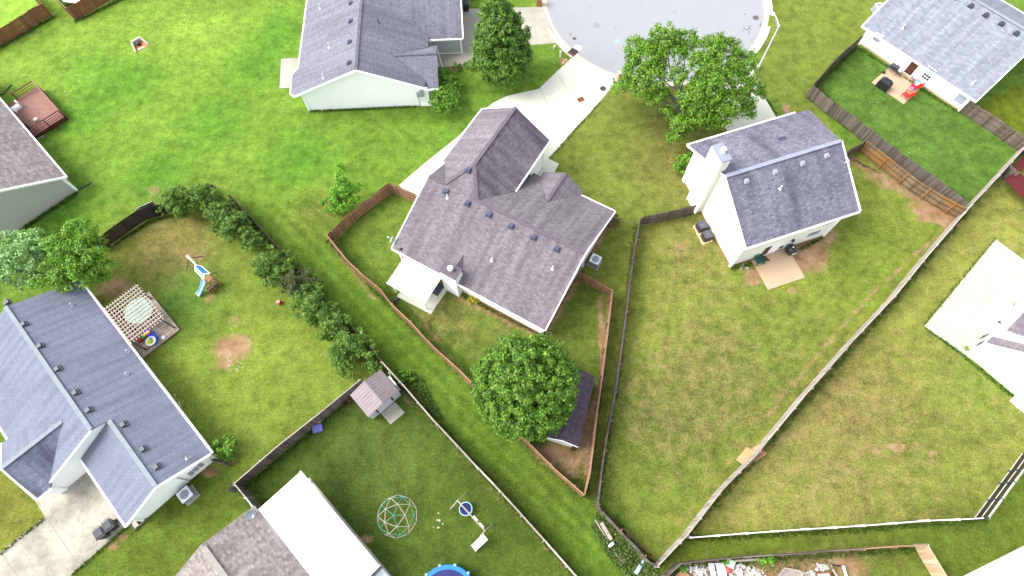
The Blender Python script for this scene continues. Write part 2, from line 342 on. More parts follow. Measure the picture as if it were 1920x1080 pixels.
    spot(1240, 620, 6, (146, 168, 62), .5, dr=.2); spot(1300, 460, 5, (128, 140, 66), .6, dr=.35); spot(1200, 900, 5, (116, 148, 46), .5)
    spot(1560, 900, 7, (150, 166, 76), .5, dr=.2); spot(1700, 790, 6, (136, 162, 60), .4); spot(1600, 740, 5, (118, 128, 56), .6, dr=.3)
    spot(1850, 700, 4, (108, 158, 52), .6); spot(700, 860, 6, (112, 138, 56), .6); spot(930, 980, 7, (98, 126, 38), .5); spot(600, 920, 5, (72, 100, 30), .6)
    spot(1050, 880, 3, (104, 100, 44), .5, dr=.3); spot(1800, 1000, 8, (104, 136, 38), .6)
    spot(700, 450, 3.5, (110, 158, 48), .5); spot(830, 600, 2.5, (110, 118, 60), .5, dr=.5, lu=.2); spot(590, 400, 3, (140, 140, 60), .6, dr=.4)
    for q in ((150, 210), (250, 150), (400, 230), (520, 60), (300, 330), (560, 300), (100, 400), (160, 130), (480, 120)): spot(*q, 3.2, (104, 186, 44), .45, lu=.5)
    for q in ((170, 60), (20, 120), (110, 160), (330, 60), (420, 60)): spot(*q, 4, (168, 222, 70), .45)
    # bare soil, worn tracks and dry rings
    for a in ((437, 652, 1.9, .95, .8), (425, 670, 1.3, .8, 1), (1740, 395, 2.1, .85, .8), (1400, 640, 1.4, .2, 1), (1290, 600, 1.2, .22, 1), (1775, 410, 1.4, .95, 1), (1520, 470, 1.8, 1, 1.4), (1505, 492, 1.3, 1, 1), (1548, 440, 1.3, .85, 1),
              (1412, 520, 1.0, .95, 1), (1490, 545, 1.2, .55, .6), (350, 480, 1.2, .5, 1), (372, 478, .8, .6, 1), (395, 560, .7, .6, 1), (440, 600, .9, .5, 1), (1475, 205, .6, .9, 1.5), (290, 355, 1.2, .6, .5),
              (1680, 838, .85, .8, .5), (1645, 848, .6, .6, .8), (1720, 838, .6, .5, 1), (1750, 850, .7, .6, .6), (205, 920, .8, .9, .8), (230, 1008, .5, .85, .8), (212, 1025, .45, .9, .8), (1270, 470, 1.2, .45, .8), (1280, 460, .8, .55, .8),
              (1085, 800, 1.6, .9, 2.2), (1040, 850, 1.8, .95, .6), (1065, 870, 1.5, .7, 1), (770, 745, .9, .6, 1), (395, 885, .9, .9, .6), (425, 862, .8, .9, .7), (1090, 350, 1, .35, 1), (690, 1010, .7, .75, .5),
              (1545, 915, 1.6, .3, 1), (1450, 830, 2, .35, .7), (1500, 810, 1.5, .4, .7), (1420, 900, 1.5, .3, 1), (1400, 945, 1.2, .45, .7), (1790, 580, 1, .35, 1), (1765, 620, 1, .35, .8), (200, 600, 1.2, .9, 1), (215, 540, 2.0, .8, .7),
              (1055, 115, .5, .9, 1), (855, 128, 1.0, .9, .5), (800, 190, .8, .4, .5), (625, 450, .8, .5, 1), (925, 80, 1, .3, 1), (1640, 330, 1.3, .6, .7), (1665, 345, 1.3, .75, .7), (1535, 1058, 1.2, .5, 1)):
        spot(a[0], a[1], a[2], d=a[3], sy=a[4], sharp=3)
    line([(1590, 295), (1650, 330), (1700, 360), (1790, 415)], .8, d=.8); line([(1790, 415), (1640, 545), (1545, 650), (1430, 790)], .34, d=.5, dr=.9); line([(1430, 790), (1270, 985)], .45, d=.22, dr=.9)
    line([(1800, 420), (1650, 590), (1450, 835)], .7, dr=.9)
    line([(1125, 560), (1130, 700), (1105, 800), (1100, 900)], .3, d=.95); line([(1145, 555), (1128, 720)], .3, d=.9); line([(1080, 530), (1020, 632), (860, 560)], .45, d=.7); line([(1092, 500), (1150, 410)], .4, d=.75)
    line([(760, 560), (880, 720), (1000, 850), (1090, 925)], .35, d=.5); line([(620, 455), (700, 560)], .35, d=.6); line([(325, 403), (210, 465)], .5, dr=.9, d=.2)
    line([(766, 735), (900, 900), (1080, 1085)], .35, d=.35, dr=.6); line([(1130, 960), (1225, 1050)], .35, d=.7)
    line([(1150, 560), (1150, 760), (1115, 925)], .3, dr=.5)
    line([(430, 345), (330, 355), (200, 390)], .5, dr=.7, d=.25)
    line([(820, 330), (960, 185)], .4, dr=.6); line([(1280, 1085), (1600, 1060)], 1.5, d=.75)
    line([(1150, 980), (1200, 1070)], 1.1, c=(66, 92, 34), a=.7, lu=1.2)
    for k in range(9):                                    # mowing passes in the alley and the long yards
        o = k*15; line([(470+o*.9, 372-o*.2+20), (1090+o*.9, 1010-o*.2+20)], .22, c=(84, 134, 26) if k % 2 else (126, 174, 44), a=.55)
    for k in range(16):
        o = k*26; line([(1240+o*.95, 840-o*.55), (1420+o*.95, 620-o*.6)], .25, c=(118, 152, 44) if k % 2 else (146, 180, 62), a=.35)
    for k in range(14): line([(1215+k*9, 500), (1180+k*9, 760)], .16, c=(148, 182, 62) if k % 2 else (116, 152, 46), a=.35)
    me = bpy.data.meshes.new('lawn'); nx, ny = len(xs), len(ys)
    zz = np.zeros(n)
    me.vertices.add(n); me.vertices.foreach_set('co', np.stack([x, y, zz], 1).ravel())
    i, j = np.meshgrid(np.arange(nx-1), np.arange(ny-1)); a = (j*nx+i).ravel(); f = np.stack([a, a+1, a+nx+1, a+nx], 1)
    me.loops.add(f.size); me.loops.foreach_set('vertex_index', f.ravel()); me.polygons.add(len(f)); me.polygons.foreach_set('loop_start', np.arange(len(f))*4); me.polygons.foreach_set('loop_total', np.full(len(f), 4))
    me.update(calc_edges=True)
    lum = base@np.array([.3, .6, .1]); base[:] = base*np.array([1.14, .98, 1.25])*.93+lum[:, None]*.07
    ca = me.color_attributes.new('Tint', 'FLOAT_COLOR', 'POINT'); ca.data.foreach_set('color', np.concatenate([base, np.ones((n, 1))], 1).ravel())
    cb = me.color_attributes.new('Wear', 'FLOAT_COLOR', 'POINT'); cb.data.foreach_set('color', np.stack([np.clip(dry, 0, 1), np.clip(dirt, 0, 1), np.clip(lush, 0, 1), np.ones(n)], 1).ravel())
    m, t, b = nodes('lawn_grass'); p = pos(t)
    A = t.nodes.new('ShaderNodeAttribute'); A.attribute_name = 'Tint'; Bn = t.nodes.new('ShaderNodeAttribute'); Bn.attribute_name = 'Wear'
    sp = t.nodes.new('ShaderNodeSeparateColor'); t.links.new(Bn.outputs['Color'], sp.inputs[0]); DRY, DIRT, LUSH = sp.outputs[0], sp.outputs[1], sp.outputs[2]
    n1 = noise(t, p, .28, 4, .6); n2 = noise(t, p, 1.5, 5, .7); n3 = noise(t, p, 6.5, 4, .75); n4 = noise(t, scaled(t, p, (1, 1, 1)), 26, 3, .7); n5 = noise(t, p, .75, 5, .72)
    col = mix(t, 1.0, A.outputs['Color'], (.45, .435, .38), 'MULTIPLY')
    col = mix(t, 1.0, col, ramp(t, n1, [(.3, .80), (.7, 1.18)]), 'MULTIPLY')
    # dry straw
    dk = mth(t, 'ADD', mth(t, 'MULTIPLY', n5, 1.3), mth(t, 'MULTIPLY', n3, .45)); dk = mth(t, 'ADD', mth(t, 'SUBTRACT', dk, 1.22), mth(t, 'MULTIPLY', DRY, .62))
    dm = ramp(t, dk, [(.06, 0.0), (.38, .8)]); straw = mix(t, n2, srgb(176, 160, 88), srgb(206, 182, 128))
    col = mix(t, dm, col, mix(t, 1.0, straw, .40, 'MULTIPLY'))
    # darker lush clover clumps
    lk = mth(t, 'ADD', mth(t, 'MULTIPLY', noise(t, p, 1.1, 6, .78), 1.6), mth(t, 'MULTIPLY', LUSH, .42)); lm = ramp(t, mth(t, 'SUBTRACT', lk, .82), [(.12, 0.0), (.42, .75)])
    col = mix(t, lm, col, mix(t, 1.0, col, (.58, .76, .60), 'MULTIPLY'))
    yk = ramp(t, noise(t, p, 2.6, 4, .7), [(.5, 0.0), (.75, .55)]); col = mix(t, yk, col, mix(t, 1.0, col, (1.45, 1.12, .8), 'MULTIPLY'))
    # blades
    col = mix(t, 1.0, col, ramp(t, n3, [(.3, .55), (.7, 1.42)]), 'MULTIPLY'); col = mix(t, 1.0, col, ramp(t, n4, [(.28, .50), (.72, 1.52)]), 'MULTIPLY')
    n6 = noise(t, p, .95, 7, .74); col = mix(t, 1.0, col, ramp(t, n6, [(.34, .66), (.50, 1.0), (.66, 1.30)]), 'MULTIPLY')
    n7 = noise(t, p, 3.3, 3, .6); sp7 = ramp(t, n7, [(.62, 0.0), (.74, .55)]); col = mix(t, mth(t, 'MULTIPLY', sp7, mth(t, 'ADD', LUSH, .15)), col, mix(t, 1.0, col, (.45, .62, .5), 'MULTIPLY'))
    # bare earth
    ek = mth(t, 'ADD', mth(t, 'MULTIPLY', DIRT, 1.25), mth(t, 'MULTIPLY', mth(t, 'SUBTRACT', n2, .5), 1.5)); ek = mth(t, 'ADD', ek, mth(t, 'MULTIPLY', mth(t, 'SUBTRACT', n3, .5), .8))
    em = ramp(t, ek, [(.40, 0.0), (.98, .92)]); earth = mix(t, ramp(t, n5, [(.35, 0.0), (.65, 1.0)]), srgb(160, 112, 82), srgb(202, 168, 134)); earth = mix(t, 1.0, earth, ramp(t, n4, [(.3, .42), (.7, .72)]), 'MULTIPLY')
    col = mix(t, em, col, earth)
    t.links.new(col, b.inputs['Base Color']); b.inputs['Roughness'].default_value = .95; b.inputs['Specular IOR Level'].default_value = .1
    bump(t, b, mth(t, 'ADD', n4, mth(t, 'MULTIPLY', n3, 1.5)), .05, .8)
    me.materials.append(m); o = bpy.data.objects.new('lawn_ground', me); COL.objects.link(o); o['kind'] = 'structure'
build_ground()

def struct(name, pts, z, m, th=0.0):                       # flat sheet on the ground, th lowers a skirt
    mb = MB(); P = [G3(*p, z) if len(p) == 2 else p for p in pts]
    a = sum(P[i][0]*P[(i+1) % len(P)][1]-P[(i+1) % len(P)][0]*P[i][1] for i in range(len(P)))
    if a < 0: P.reverse()
    mb.hull([(x, y, z-th) for x, y, _ in P], [(x, y, z) for x, y, _ in P]) if th else mb.face([(x, y, z) for x, y, _ in P])
    o = mb.build(name, m); o['kind'] = 'structure'; return o
# cul-de-sac: asphalt disc with a gutter ring and the road leaving at the top
CX, CY, CR = 16.02, 59.35, 12.8
def ring(name, r0, r1, z, th, m, a0=0, a1=360):
    mb = MB(); N = 96
    for k in range(N):
        t0 = math.radians(a0+(a1-a0)*k/N); t1 = math.radians(a0+(a1-a0)*(k+1)/N)
        q = lambda r, t: (CX+r*math.cos(t), CY+r*math.sin(t))
        L = [q(r0, t0), q(r1, t0), q(r1, t1), q(r0, t1)]; mb.hull([(*c, z-th) for c in L], [(*c, z) for c in L])
    o = mb.build(name, m); o['kind'] = 'structure'
struct('cul_de_sac_road', [(CX+CR*math.cos(a), CY+CR*math.sin(a), 0) for a in [math.radians(d) for d in range(0, 360, 4)]], .020, M['asphalt'])
struct('road', [(CX-5, CY+10, 0), (CX+5, CY+10, 0), (CX+5, 200, 0), (CX-5, 200, 0)], .016, M['asphalt'])
ring('gutter', CR-.05, CR+.55, .028, .02, M['gutterc']); ring('kerb', CR+.55, CR+.92, .09, .11, M['gutterc'], -62, -20); ring('kerb', CR+.55, CR+.92, .09, .11, M['gutterc'], -10, 70)
ring('kerb', CR+.55, CR+.92, .09, .11, M['gutterc'], 200, 222); ring('kerb', CR+.55, CR+.92, .09, .11, M['gutterc'], 246, 262)
struct('driveway', [(1076, 104), (1098, 116), (1118, 128), (1149, 144), (1150, 160), (1125, 190), (1098, 220), (1070, 250), (1050, 275), (1028, 297), (1048, 307), (1036, 330), (1000, 340), (900, 400), (830, 400), (778, 376), (748, 347), (800, 303), (860, 255), (901, 211), (926, 192), (950, 180), (1010, 166.5)], .036, M['drive'], .05)
struct('driveway', [(1396, 108), (1412, 130), (1430, 177), (1457, 222), (1460, 262), (1380, 285), (1363, 246), (1345, 200), (1330, 160), (1322, 138), (1372, 122)], .036, M['drive'], .05)
struct('driveway', [(860, 17), (1018, 12.5), (1026, 33), (1049, 80), (1000, 84), (890, 86), (886, 118), (868, 124), (815, 126), (815, 60), (860, 60)], .036, M['drive3'], .05)
struct('driveway', [(44, 905), (84, 968.5), (0, 1035.6), (-90, 1105), (-60, 1170), (40, 1155), (131, 1080), (240, 983), (250, 990), (170, 850), (100, 850)], .036, M['drive2'], .05)
struct('concrete_yard_pad', [(1733.4, 612), (1867.2, 448.6), (1985, 535), (1890, 720), (1808.3, 664.5)], .05, M['padc'], .06)
struct('concrete_patio', [(527, 110), (570, 108), (570, 164), (524, 165.5)], .05, M['drive3'], .06)
# joints sawn across the drives
jm = plain('sawn_joint', (.30, .27, .21), .9)
jb = MB()
for p, q in (((1012, 166), (1062, 268)), ((1044, 136), (1098, 221)), ((981, 214), (1064, 250)), ((84, 968.5), (150, 1064)), ((0, 1035), (34, 1085)), ((935, 14), (942, 84)), ((1000, 13), (1006, 82)), ((1780, 640), (1920, 487)), ((886, 86), (1000, 84)), ((870, 60), (935, 62)), ((895, 86), (888, 30))):
    a = Vector(G3(*p, .0365)); b_ = Vector(G3(*q, .0365)); d = (b_-a).normalized(); s_ = Vector((-d.y, d.x, 0))*.022; jb.face([a-s_, b_-s_, b_+s_, a+s_])
o = jb.build('driveway_joints', jm); o['kind'] = 'structure'
o.location.z = .016
# dark stains, patches and covers on the road
def cover(name, px, py, r, m, label, cat, sq=0, z=.024, rot=0, group=None):
    c = G(px, py); mb = MB(); f = Fr(c, (math.cos(rot), math.sin(rot)))
    if sq: mb.box(f, -r, r, -r*sq, r*sq, z-.02, z+.012)
    else: mb.lathe((c[0], c[1], z), [(r, -.02), (r, .012), (r*.9, .016), (0.001, .016)], 24)
    return tag(mb.build(name, m), label, cat, group)
pm = plain('sealed_asphalt', (.185, .19, .215), .8, var=.05); pm2 = plain('sealed_asphalt_dark', (.10, .07, .075), .8, var=.2); pb = plain('blue_marking_paint', (.22, .31, .62), .8, var=.2)
cover('manhole_cover', 1118, 47, .42, pm, 'pale round manhole cover in the middle of the cul-de-sac', 'manhole cover')
cover('manhole_cover', 1417, 33.5, .36, pm2, 'dark rusty round cover near the right kerb of the cul-de-sac', 'manhole cover')
cover('manhole_cover', 1077, 72.5, .22, pm2, 'small dark round cover close to the storm drain', 'manhole cover')
cover('manhole_cover', 1130.5, 166.5, .33, M['iron'], 'dark oval meter cover set in the edge of the pale driveway', 'meter cover', z=.04)
cover('utility_hatch', 1089, 187, .36, M['rust'], 'rectangular rust brown hatch set in the pale driveway', 'utility hatch', sq=.8, z=.04, rot=.4)
o = cover('blue_road_mark', 1157, 77, .3, pb, 'x', 'x', sq=1, z=.012, rot=.7); del o['label']; del o['category']; o['kind'] = 'structure'
rs = MB(); rnd = random.Random(4)
for px, py, sp_, k in ((1400, 55, 9, 26), (1068, 67, 3, 3), (1265, 24, 2, 2), (1250, 36, 3, 2), (1405, 10, 2, 2), (1399, 28, 2, 2), (1154, 51, 1, 1), (1410, 75, 6, 8), (1425, 48, 3, 8), (1105, 13, 1, 1)):
    for _ in range(k):
        c = G(px+rnd.gauss(0, sp_*.5), py+rnd.gauss(0, sp_*.5)); r = rnd.uniform(.03, .09); rs.face([(c[0]+r*math.cos(a)*rnd.uniform(.7, 1.2), c[1]+r*math.sin(a)*rnd.uniform(.7, 1.2), .0245) for a in np.linspace(0, 2*math.pi, 8)[:-1]])
o = rs.build('road_stains', pm2); o['kind'] = 'structure'
ck = MB()                                                   # long cracks in the asphalt
for pts in (((1207, 0), (1185, 14), (1160, 35), (1154, 42)), ((1150, 85), (1151, 100), (1150, 128)), ((1050, 50), (1075, 47), (1100, 44)), ((1128, 103), (1150, 92))):
    for p, q in zip(pts, pts[1:]):
        a = Vector(G3(*p, .0235)); b_ = Vector(G3(*q, .0235)); d = (b_-a).normalized(); s_ = Vector((-d.y, d.x, 0))*.02; ck.face([a-s_, b_-s_, b_+s_, a+s_])
o = ck.build('road_cracks', pm); o['kind'] = 'structure'

# ------------------------------------------------------------------ house helpers
def walls(name, fr, pts, m, parent, z0=0.0):               # pts: (u, v, ztop) round the footprint, apex points included
    mb = MB(); n = len(pts)
    a = sum(pts[i][0]*pts[(i+1) % n][1]-pts[(i+1) % n][0]*pts[i][1] for i in range(n))
    P = list(pts) if a > 0 else list(reversed(pts))
    for p, q in zip(P, P[1:]+P[:1]):
        if abs(p[0]-q[0])+abs(p[1]-q[1]) < 1e-6: continue
        mb.face([fr(p[0], p[1], z0), fr(q[0], q[1], z0), fr(q[0], q[1], q[2]), fr(p[0], p[1], p[2])])
    return mb.build(name, m, parent)
def roof(fr, polys, m, parent, name='roof', th=.12):
    mb = MB()
    for pts, ax in polys: mb.slab([fr(*p) for p in pts], fr.u if ax == 'u' else fr.v, th)
    return mb.build(name, m, parent)
def strips(name, fr, segs, m, parent, w=.13, h=.16, dz=-.06):
    for p, q in segs: o = MB().beam(fr(p[0], p[1], p[2]+dz), fr(q[0], q[1], q[2]+dz), w, h).build(name, m, parent)
    return o
def ridge(fr, segs, m, parent, w=.34): return strips('ridge_cap', fr, segs, m, parent, w, .05, .025)
def vent(fr, px, z, parent, m='dkmetal', s=.22, planez=None):
    u, v = fr.loc(*px, z+.1); zz = z if planez is None else planez(u, v)
    mb = MB().box(fr, u-s*1.25, u+s*1.25, v-s*1.25, v+s*1.25, zz-.1, zz+.04).box(fr, u-s, u+s, v-s, v+s, zz+.03, zz+.2, .05, .05)
    return mb.build('roof_vent', M[m], parent)
def pipe(fr, px, z, parent, m='white', planez=None, h=.45):
    u, v = fr.loc(*px, z); zz = z if planez is None else planez(u, v); c = fr(u, v, zz)
    mb = MB().lathe(c, [(.17, -.06), (.15, .05), (.07, .12), (.07, h), (.05, h), (.05, h-.1)], 10)
    return mb.build('vent_pipe', M[m], parent)
def win_v(fr, px, v, wd, ht, parent, m='glass', name='window', out=-1, z=None, pane_rows=1, pane_cols=1, fw=.07):
    u, zz = fr.onv(*px, v); zz = z if z is not None else zz
    f = MB(); t = .05*out
    lo, hi = (v+t, v+.01*out) if out < 0 else (v+.01*out, v+t)
    f.box(fr, u-wd/2-fw, u+wd/2+fw, lo, hi, zz-ht/2-fw, zz-ht/2); f.box(fr, u-wd/2-fw, u+wd/2+fw, lo, hi, zz+ht/2, zz+ht/2+fw)
    f.box(fr, u-wd/2-fw, u-wd/2, lo, hi, zz-ht/2, zz+ht/2); f.box(fr, u+wd/2, u+wd/2+fw, lo, hi, zz-ht/2, zz+ht/2)
    for k in range(1, pane_rows): f.box(fr, u-wd/2, u+wd/2, lo, hi, zz-ht/2+ht*k/pane_rows-.02, zz-ht/2+ht*k/pane_rows+.02)
    for k in range(1, pane_cols): f.box(fr, u-wd/2+wd*k/pane_cols-.02, u-wd/2+wd*k/pane_cols+.02, lo, hi, zz-ht/2, zz+ht/2)
    o = f.build(name, M['white'], parent)
    g = MB().box(fr, u-wd/2, u+wd/2, min(v+.02*out, v+.03*out), max(v+.02*out, v+.03*out), zz-ht/2, zz+ht/2); g.build('pane', M[m], o); return o
def win_u(fr, px, u, wd, ht, parent, m='glass', name='window', out=-1):
    f2 = Fr(fr(0, 0)[:2], fr.v); f2.v = -fr.u                # swap axes: u' = v, v' = -u
    return win_v(f2, px, -u, wd, ht, parent, m, name, -out)
def corner(fr, u, v, z1, parent, z0=0, s=.09): return MB().box(fr, u-s, u+s, v-s, v+s, z0, z1).build('corner_trim', M['white'], parent)
def dish(name, base, hz, face, label, parent=None, pole=True):
    t = thing(name, label, 'satellite dish', base); mb = MB()
    mb.path([Vector(base), Vector(base)+Vector((0, 0, hz))], .035); mb.build('mast', M['gmetal'], t)
    c = Vector(base)+Vector((0, 0, hz)); f = Vector(face).normalized(); x = f.orthogonal().normalized(); y = f.cross(x)
    d = MB(); i = 0; rings = [(0, 0.0), (.16, .012), (.3, .05), (.38, .09)]
    c = c+f*.08; base_i = len(d.V)
    for r, h in rings:
        for k in range(16): a = 2*math.pi*k/16; d.V.append(tuple(c+f*h+(x*math.cos(a)+y*math.sin(a))*r))
    for j in range(3):
        for k in range(16): d.F.append((j*16+k, j*16+(k+1) % 16, (j+1)*16+(k+1) % 16, (j+1)*16+k)); d.U.append([(0, 0)]*4)
    d.build('reflector', M['gmetal'], t, True)
    a = MB().path([c-y*.2, c+f*.42-y*.1], .018); a.box(Fr((c+f*.42-y*.1)[:2], (1, 0)), -.06, .06, -.05, .05, (c+f*.42-y*.1).z-.05, (c+f*.42-y*.1).z+.05); a.build('feed_arm', M['lmetal'], t)
    return t
def ac_unit(base, s, h, ang, label, body='gmetal', top='lmetal', pad=True, group=None):
    t = thing('air_conditioner', label, 'air conditioner', base, group); f = Fr(base, (math.cos(ang), math.sin(ang))); z = base[2]
    if pad: MB().box(f, -s*.62, s*.62, -s*.62, s*.62, z, z+.07).build('pad', M['drive3'], t); z += .07
    MB().box(f, -s/2, s/2, -s/2, s/2, z, z+h-.06).build('casing', M[body], t)
    r = MB()
    n = 24; zt = z+h
    for k in range(n):                                     # square top plate with a round opening
        a0, a1 = 2*math.pi*k/n, 2*math.pi*(k+1)/n
        sq = lambda a: (lambda c, s_: (s*.52*c/max(abs(c), abs(s_)), s*.52*s_/max(abs(c), abs(s_))))(math.cos(a), math.sin(a))
        o0, o1 = sq(a0), sq(a1); i0 = (s*.39*math.cos(a0), s*.39*math.sin(a0)); i1 = (s*.39*math.cos(a1), s*.39*math.sin(a1))
        r.hull([f(*o0, zt-.06), f(*o1, zt-.06), f(*i1, zt-.06), f(*i0, zt-.06)], [f(*o0, zt), f(*o1, zt), f(*i1, zt), f(*i0, zt)])
    r.build('top_rim', M[top], t)
    MB().lathe((*base[:2], zt-.3), [(s*.4, 0), (s*.4, .02), (.001, .02)], 20).build('fan_well', M['bmetal'], t)
    fb = MB()
    for k in range(5):
        a = 2*math.pi*k/5; d = (math.cos(a), math.sin(a)); p = (-d[1], d[0])
        q = lambda r_, w_: (base[0]+d[0]*r_+p[0]*w_, base[1]+d[1]*r_+p[1]*w_)
        fb.hull([(*q(.05, -.03), zt-.12), (*q(s*.36, -.1), zt-.10), (*q(s*.36, .1), zt-.15), (*q(.05, .03), zt-.14)], [(*q(.05, -.03), zt-.11), (*q(s*.36, -.1), zt-.09), (*q(s*.36, .1), zt-.14), (*q(.05, .03), zt-.13)])
    fb.lathe((*base[:2], zt-.14), [(.09, 0), (.09, .06), (.001, .08)], 12); fb.build('fan', M['dkmetal'], t)
    g = MB()
    for k in range(1, 5):
        rr = s*.39*k/4.5; prev = None
        for j in range(21): a = 2*math.pi*j/20; c = (base[0]+rr*math.cos(a), base[1]+rr*math.sin(a), zt+.005); (prev and g.tube(prev, c, .006, n=4)); prev = c
    for a in range(4): c_ = math.cos(a*math.pi/4)*s*.39; s_ = math.sin(a*math.pi/4)*s*.39; g.tube((base[0]-c_, base[1]-s_, zt+.005), (base[0]+c_, base[1]+s_, zt+.005), .006, n=4)
    g.build('fan_guard', M['gmetal'], t); return t

# ------------------------------------------------------------------ house A: blue-grey L-shaped roof, bottom left
A = frame((393, 850), (147, 527), 2.4); ra = A(0, 0)
hA = thing('ranch_house', 'white gabled house with long blue-grey roof and stepped ridge, beside the pergola deck', 'house', ra)
walls('wall', A, [(.35, .3, 2.4), (6.95, .3, 2.4), (6.95, 7.2, 2.4), (.35, 7.2, 2.4), (.35, 3.75, 4.08)], M['white_siding'], hA)
walls('wall', A, [(7.0, .3, 2.4), (21.0, .3, 2.4), (21.0, 4.9, 4.6), (21.0, 10.6, 2.2), (7.0, 10.6, 2.25), (7.0, 4.9, 4.62)], M['white_siding'], hA)
walls('porch_wall', A, [(6.9, 10.4, 2.35), (7.4, 10.4, 2.5), (7.4, 11.0, 2.5), (6.9, 11.0, 2.35)], M['white_siding'], hA)
rA = roof(A, [
 ([(-.05, -.1, 2.36), (21.3, -.1, 2.36), (21.3, 4.9, 4.75), (6.9, 4.9, 4.75), (6.9, 3.73, 4.19), (-.05, 3.73, 4.19)], 'u'),
 ([(-.05, 3.73, 4.19), (6.9, 3.73, 4.19), (6.9, 7.5, 2.36), (-.05, 7.5, 2.36)], 'u'),
 ([(6.9, 4.9, 4.75), (21.3, 4.9, 4.75), (21.3, 11, 2.2), (12.6, 11, 2.2), (12.45, 10.35, 2.47), (9.5, 6.4, 4.12), (6.9, 10.0, 2.62)], 'u'),
 ([(9.5, 6.4, 4.12), (12.5, 10.4, 2.42), (12.5, 11.3, 2.42), (9.5, 11.4, 4.12)], 'v')], M['roofA'], hA)
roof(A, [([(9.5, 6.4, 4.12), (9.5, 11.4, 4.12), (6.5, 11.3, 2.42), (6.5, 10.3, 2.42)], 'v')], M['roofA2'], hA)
ridge(A, [((0, 3.73, 4.19), (6.9, 3.73, 4.19)), ((6.9, 4.9, 4.75), (21.3, 4.9, 4.75)), ((9.5, 6.4, 4.12), (9.5, 11.4, 4.12))], M['ridgeA'], rA)
strips('fascia', A, [((-.1, 0, 2.4), (-.1, 3.73, 4.19)), ((-.1, 3.73, 4.19), (-.1, 7.5, 2.4)), ((6.83, 4.9, 4.75), (6.83, 10.0, 2.62)), ((6.45, 11.45, 2.42), (9.5, 11.47, 4.12)), ((9.5, 11.47, 4.12), (12.5, 11.45, 2.42))], M['white'], hA)
strips('gutter', A, [((-.1, -.17, 2.36), (21.3, -.17, 2.36)), ((-.1, 7.57, 2.36), (6.9, 7.57, 2.36)), ((12.6, 11.07, 2.2), (21.3, 11.07, 2.2)), ((6.43, 10.2, 2.42), (6.43, 11.4, 2.42))], M['white'], hA, .15)
corner(A, .35, .3, 2.35, hA); corner(A, .35, 7.2, 2.35, hA); corner(A, 6.95, 10.55, 2.1, hA)
pA = lambda u, v: 2.4+.48*v if v < 3.8 else 2.4+.48*v
for p in ((20, 570), (50, 611), (80, 651), (112, 694), (145, 738), (169, 770.5), (226, 795), (262, 841), (287.5, 874.5)): vent(A, p, 4.2, rA, planez=pA)
for p in ((134, 570.5), (231, 654), (236, 700)): pipe(A, p, 3.2, rA, 'gmetal', pA, .35)
for u_ in (2.3, 5.0): MB().box(A, u_-1.1, u_+1.1, 7.2, 7.23, .02, 2.05).build('garage_door', M['white'], hA)
ac_unit((*G(352, 928, .4), 0), .95, .85, math.radians(45), 'pale blue-grey air conditioner beside the white gable wall near the black bins')
wA = MB()
for k in range(3): wA.box(A, .22, .33, 1.2+k*.45, 1.5+k*.45, .9, 1.5)
wA.tube(A(.27, 2.9, .2), A(.27, 2.9, 2.2), .04); wA.build('utility_meter', M['gmetal'], hA)
dish('satellite_dish', A(.75, 1.0, 2.85), .45, (.4, -.9, .35), 'white satellite dish at the roof corner above the round bush')
# wooden steps leaning at the corner of the house
c = G(262, 978); f = Fr(c, A.v)
t = thing('wooden_step', 'small grey wooden step frame lying at the house corner by the driveway', 'step', (*c, 0))
MB().box(f, -.6, .6, -.35, -.27, 0, .25).box(f, -.6, .6, .27, .35, 0, .25).build('side_board', M['grey_wood'], t)
MB().box(f, -.55, -.25, -.27, .27, .2, .24).box(f, .1, .45, -.27, .27, .2, .24).build('tread', M['pale_wood'], t)

# ------------------------------------------------------------------ house B: top, slate roof with big white gable
B = frame((580.4, 208), (806.5, 198), 0)
hB = thing('ranch_house', 'white house with slate grey roof and a broad white gable end, beside the conical tree', 'house', B(0, 0))
walls('wall', B, [(0, .05, 2.62), (6.5, .05, 5.75), (13, .05, 2.75), (13, 24, 2.75), (0, 24, 2.62)], M['white_siding'], hB)
walls('wall', B, [(12.9, .3, 2.45), (13.8, .3, 2.45), (13.8, 2.95, 4.2), (13.8, 5.6, 2.45), (12.9, 5.6, 2.45)], M['white_siding'], hB)
walls('garage_wall', B, [(13.1, 7.35, 2.6), (16.55, 7.35, 2.6), (16.55, 12.5, 5.8), (16.55, 18, 2.6), (13.1, 18, 2.6)], M['grey_siding'], hB)
s_ = .452
rB = roof(B, [
 ([(-.62, -.3, 2.68), (6.5, -.3, 5.9), (6.5, 24, 5.9), (-.62, 24, 2.68)], 'v'),
 ([(-.62, 3.6, 2.66), (-1.35, 2.9, 2.33), (-1.2, .3, 2.4), (-.62, -.3, 2.66)], 'v'),
 ([(6.5, -.3, 5.9), (12.9, -.3, 3.0), (12.95, .76, 2.98), (9.83, 2.97, 4.4), (13.15, 5.36, 2.9), (13.15, 6.95, 2.9), (8.0, 10.3, 5.22), (6.5, 10.3, 5.9)], 'v'),
 ([(9.83, 2.97, 4.38), (14.25, 2.97, 4.38), (14.25, .0, 2.5), (12.95, 0, 2.5), (12.95, .76, 2.96)], 'u'),
 ([(9.83, 2.97, 4.38), (14.15, 2.97, 4.38), (14.1, 6.0, 2.5), (13.15, 6.0, 2.5), (13.15, 5.36, 2.88)], 'u'),
 ([(13.1, 6.85, 2.6), (16.8, 6.85, 2.6), (16.8, 12.6, 6.0), (6.5, 12.6, 6.0), (6.5, 10.9, 5.9)], 'u'),
 ([(6.5, 12.6, 6.0), (16.8, 12.6, 6.0), (16.8, 18.4, 2.6), (6.5, 18.4, 2.6)], 'u'),
 ], M['roofB'], hB)
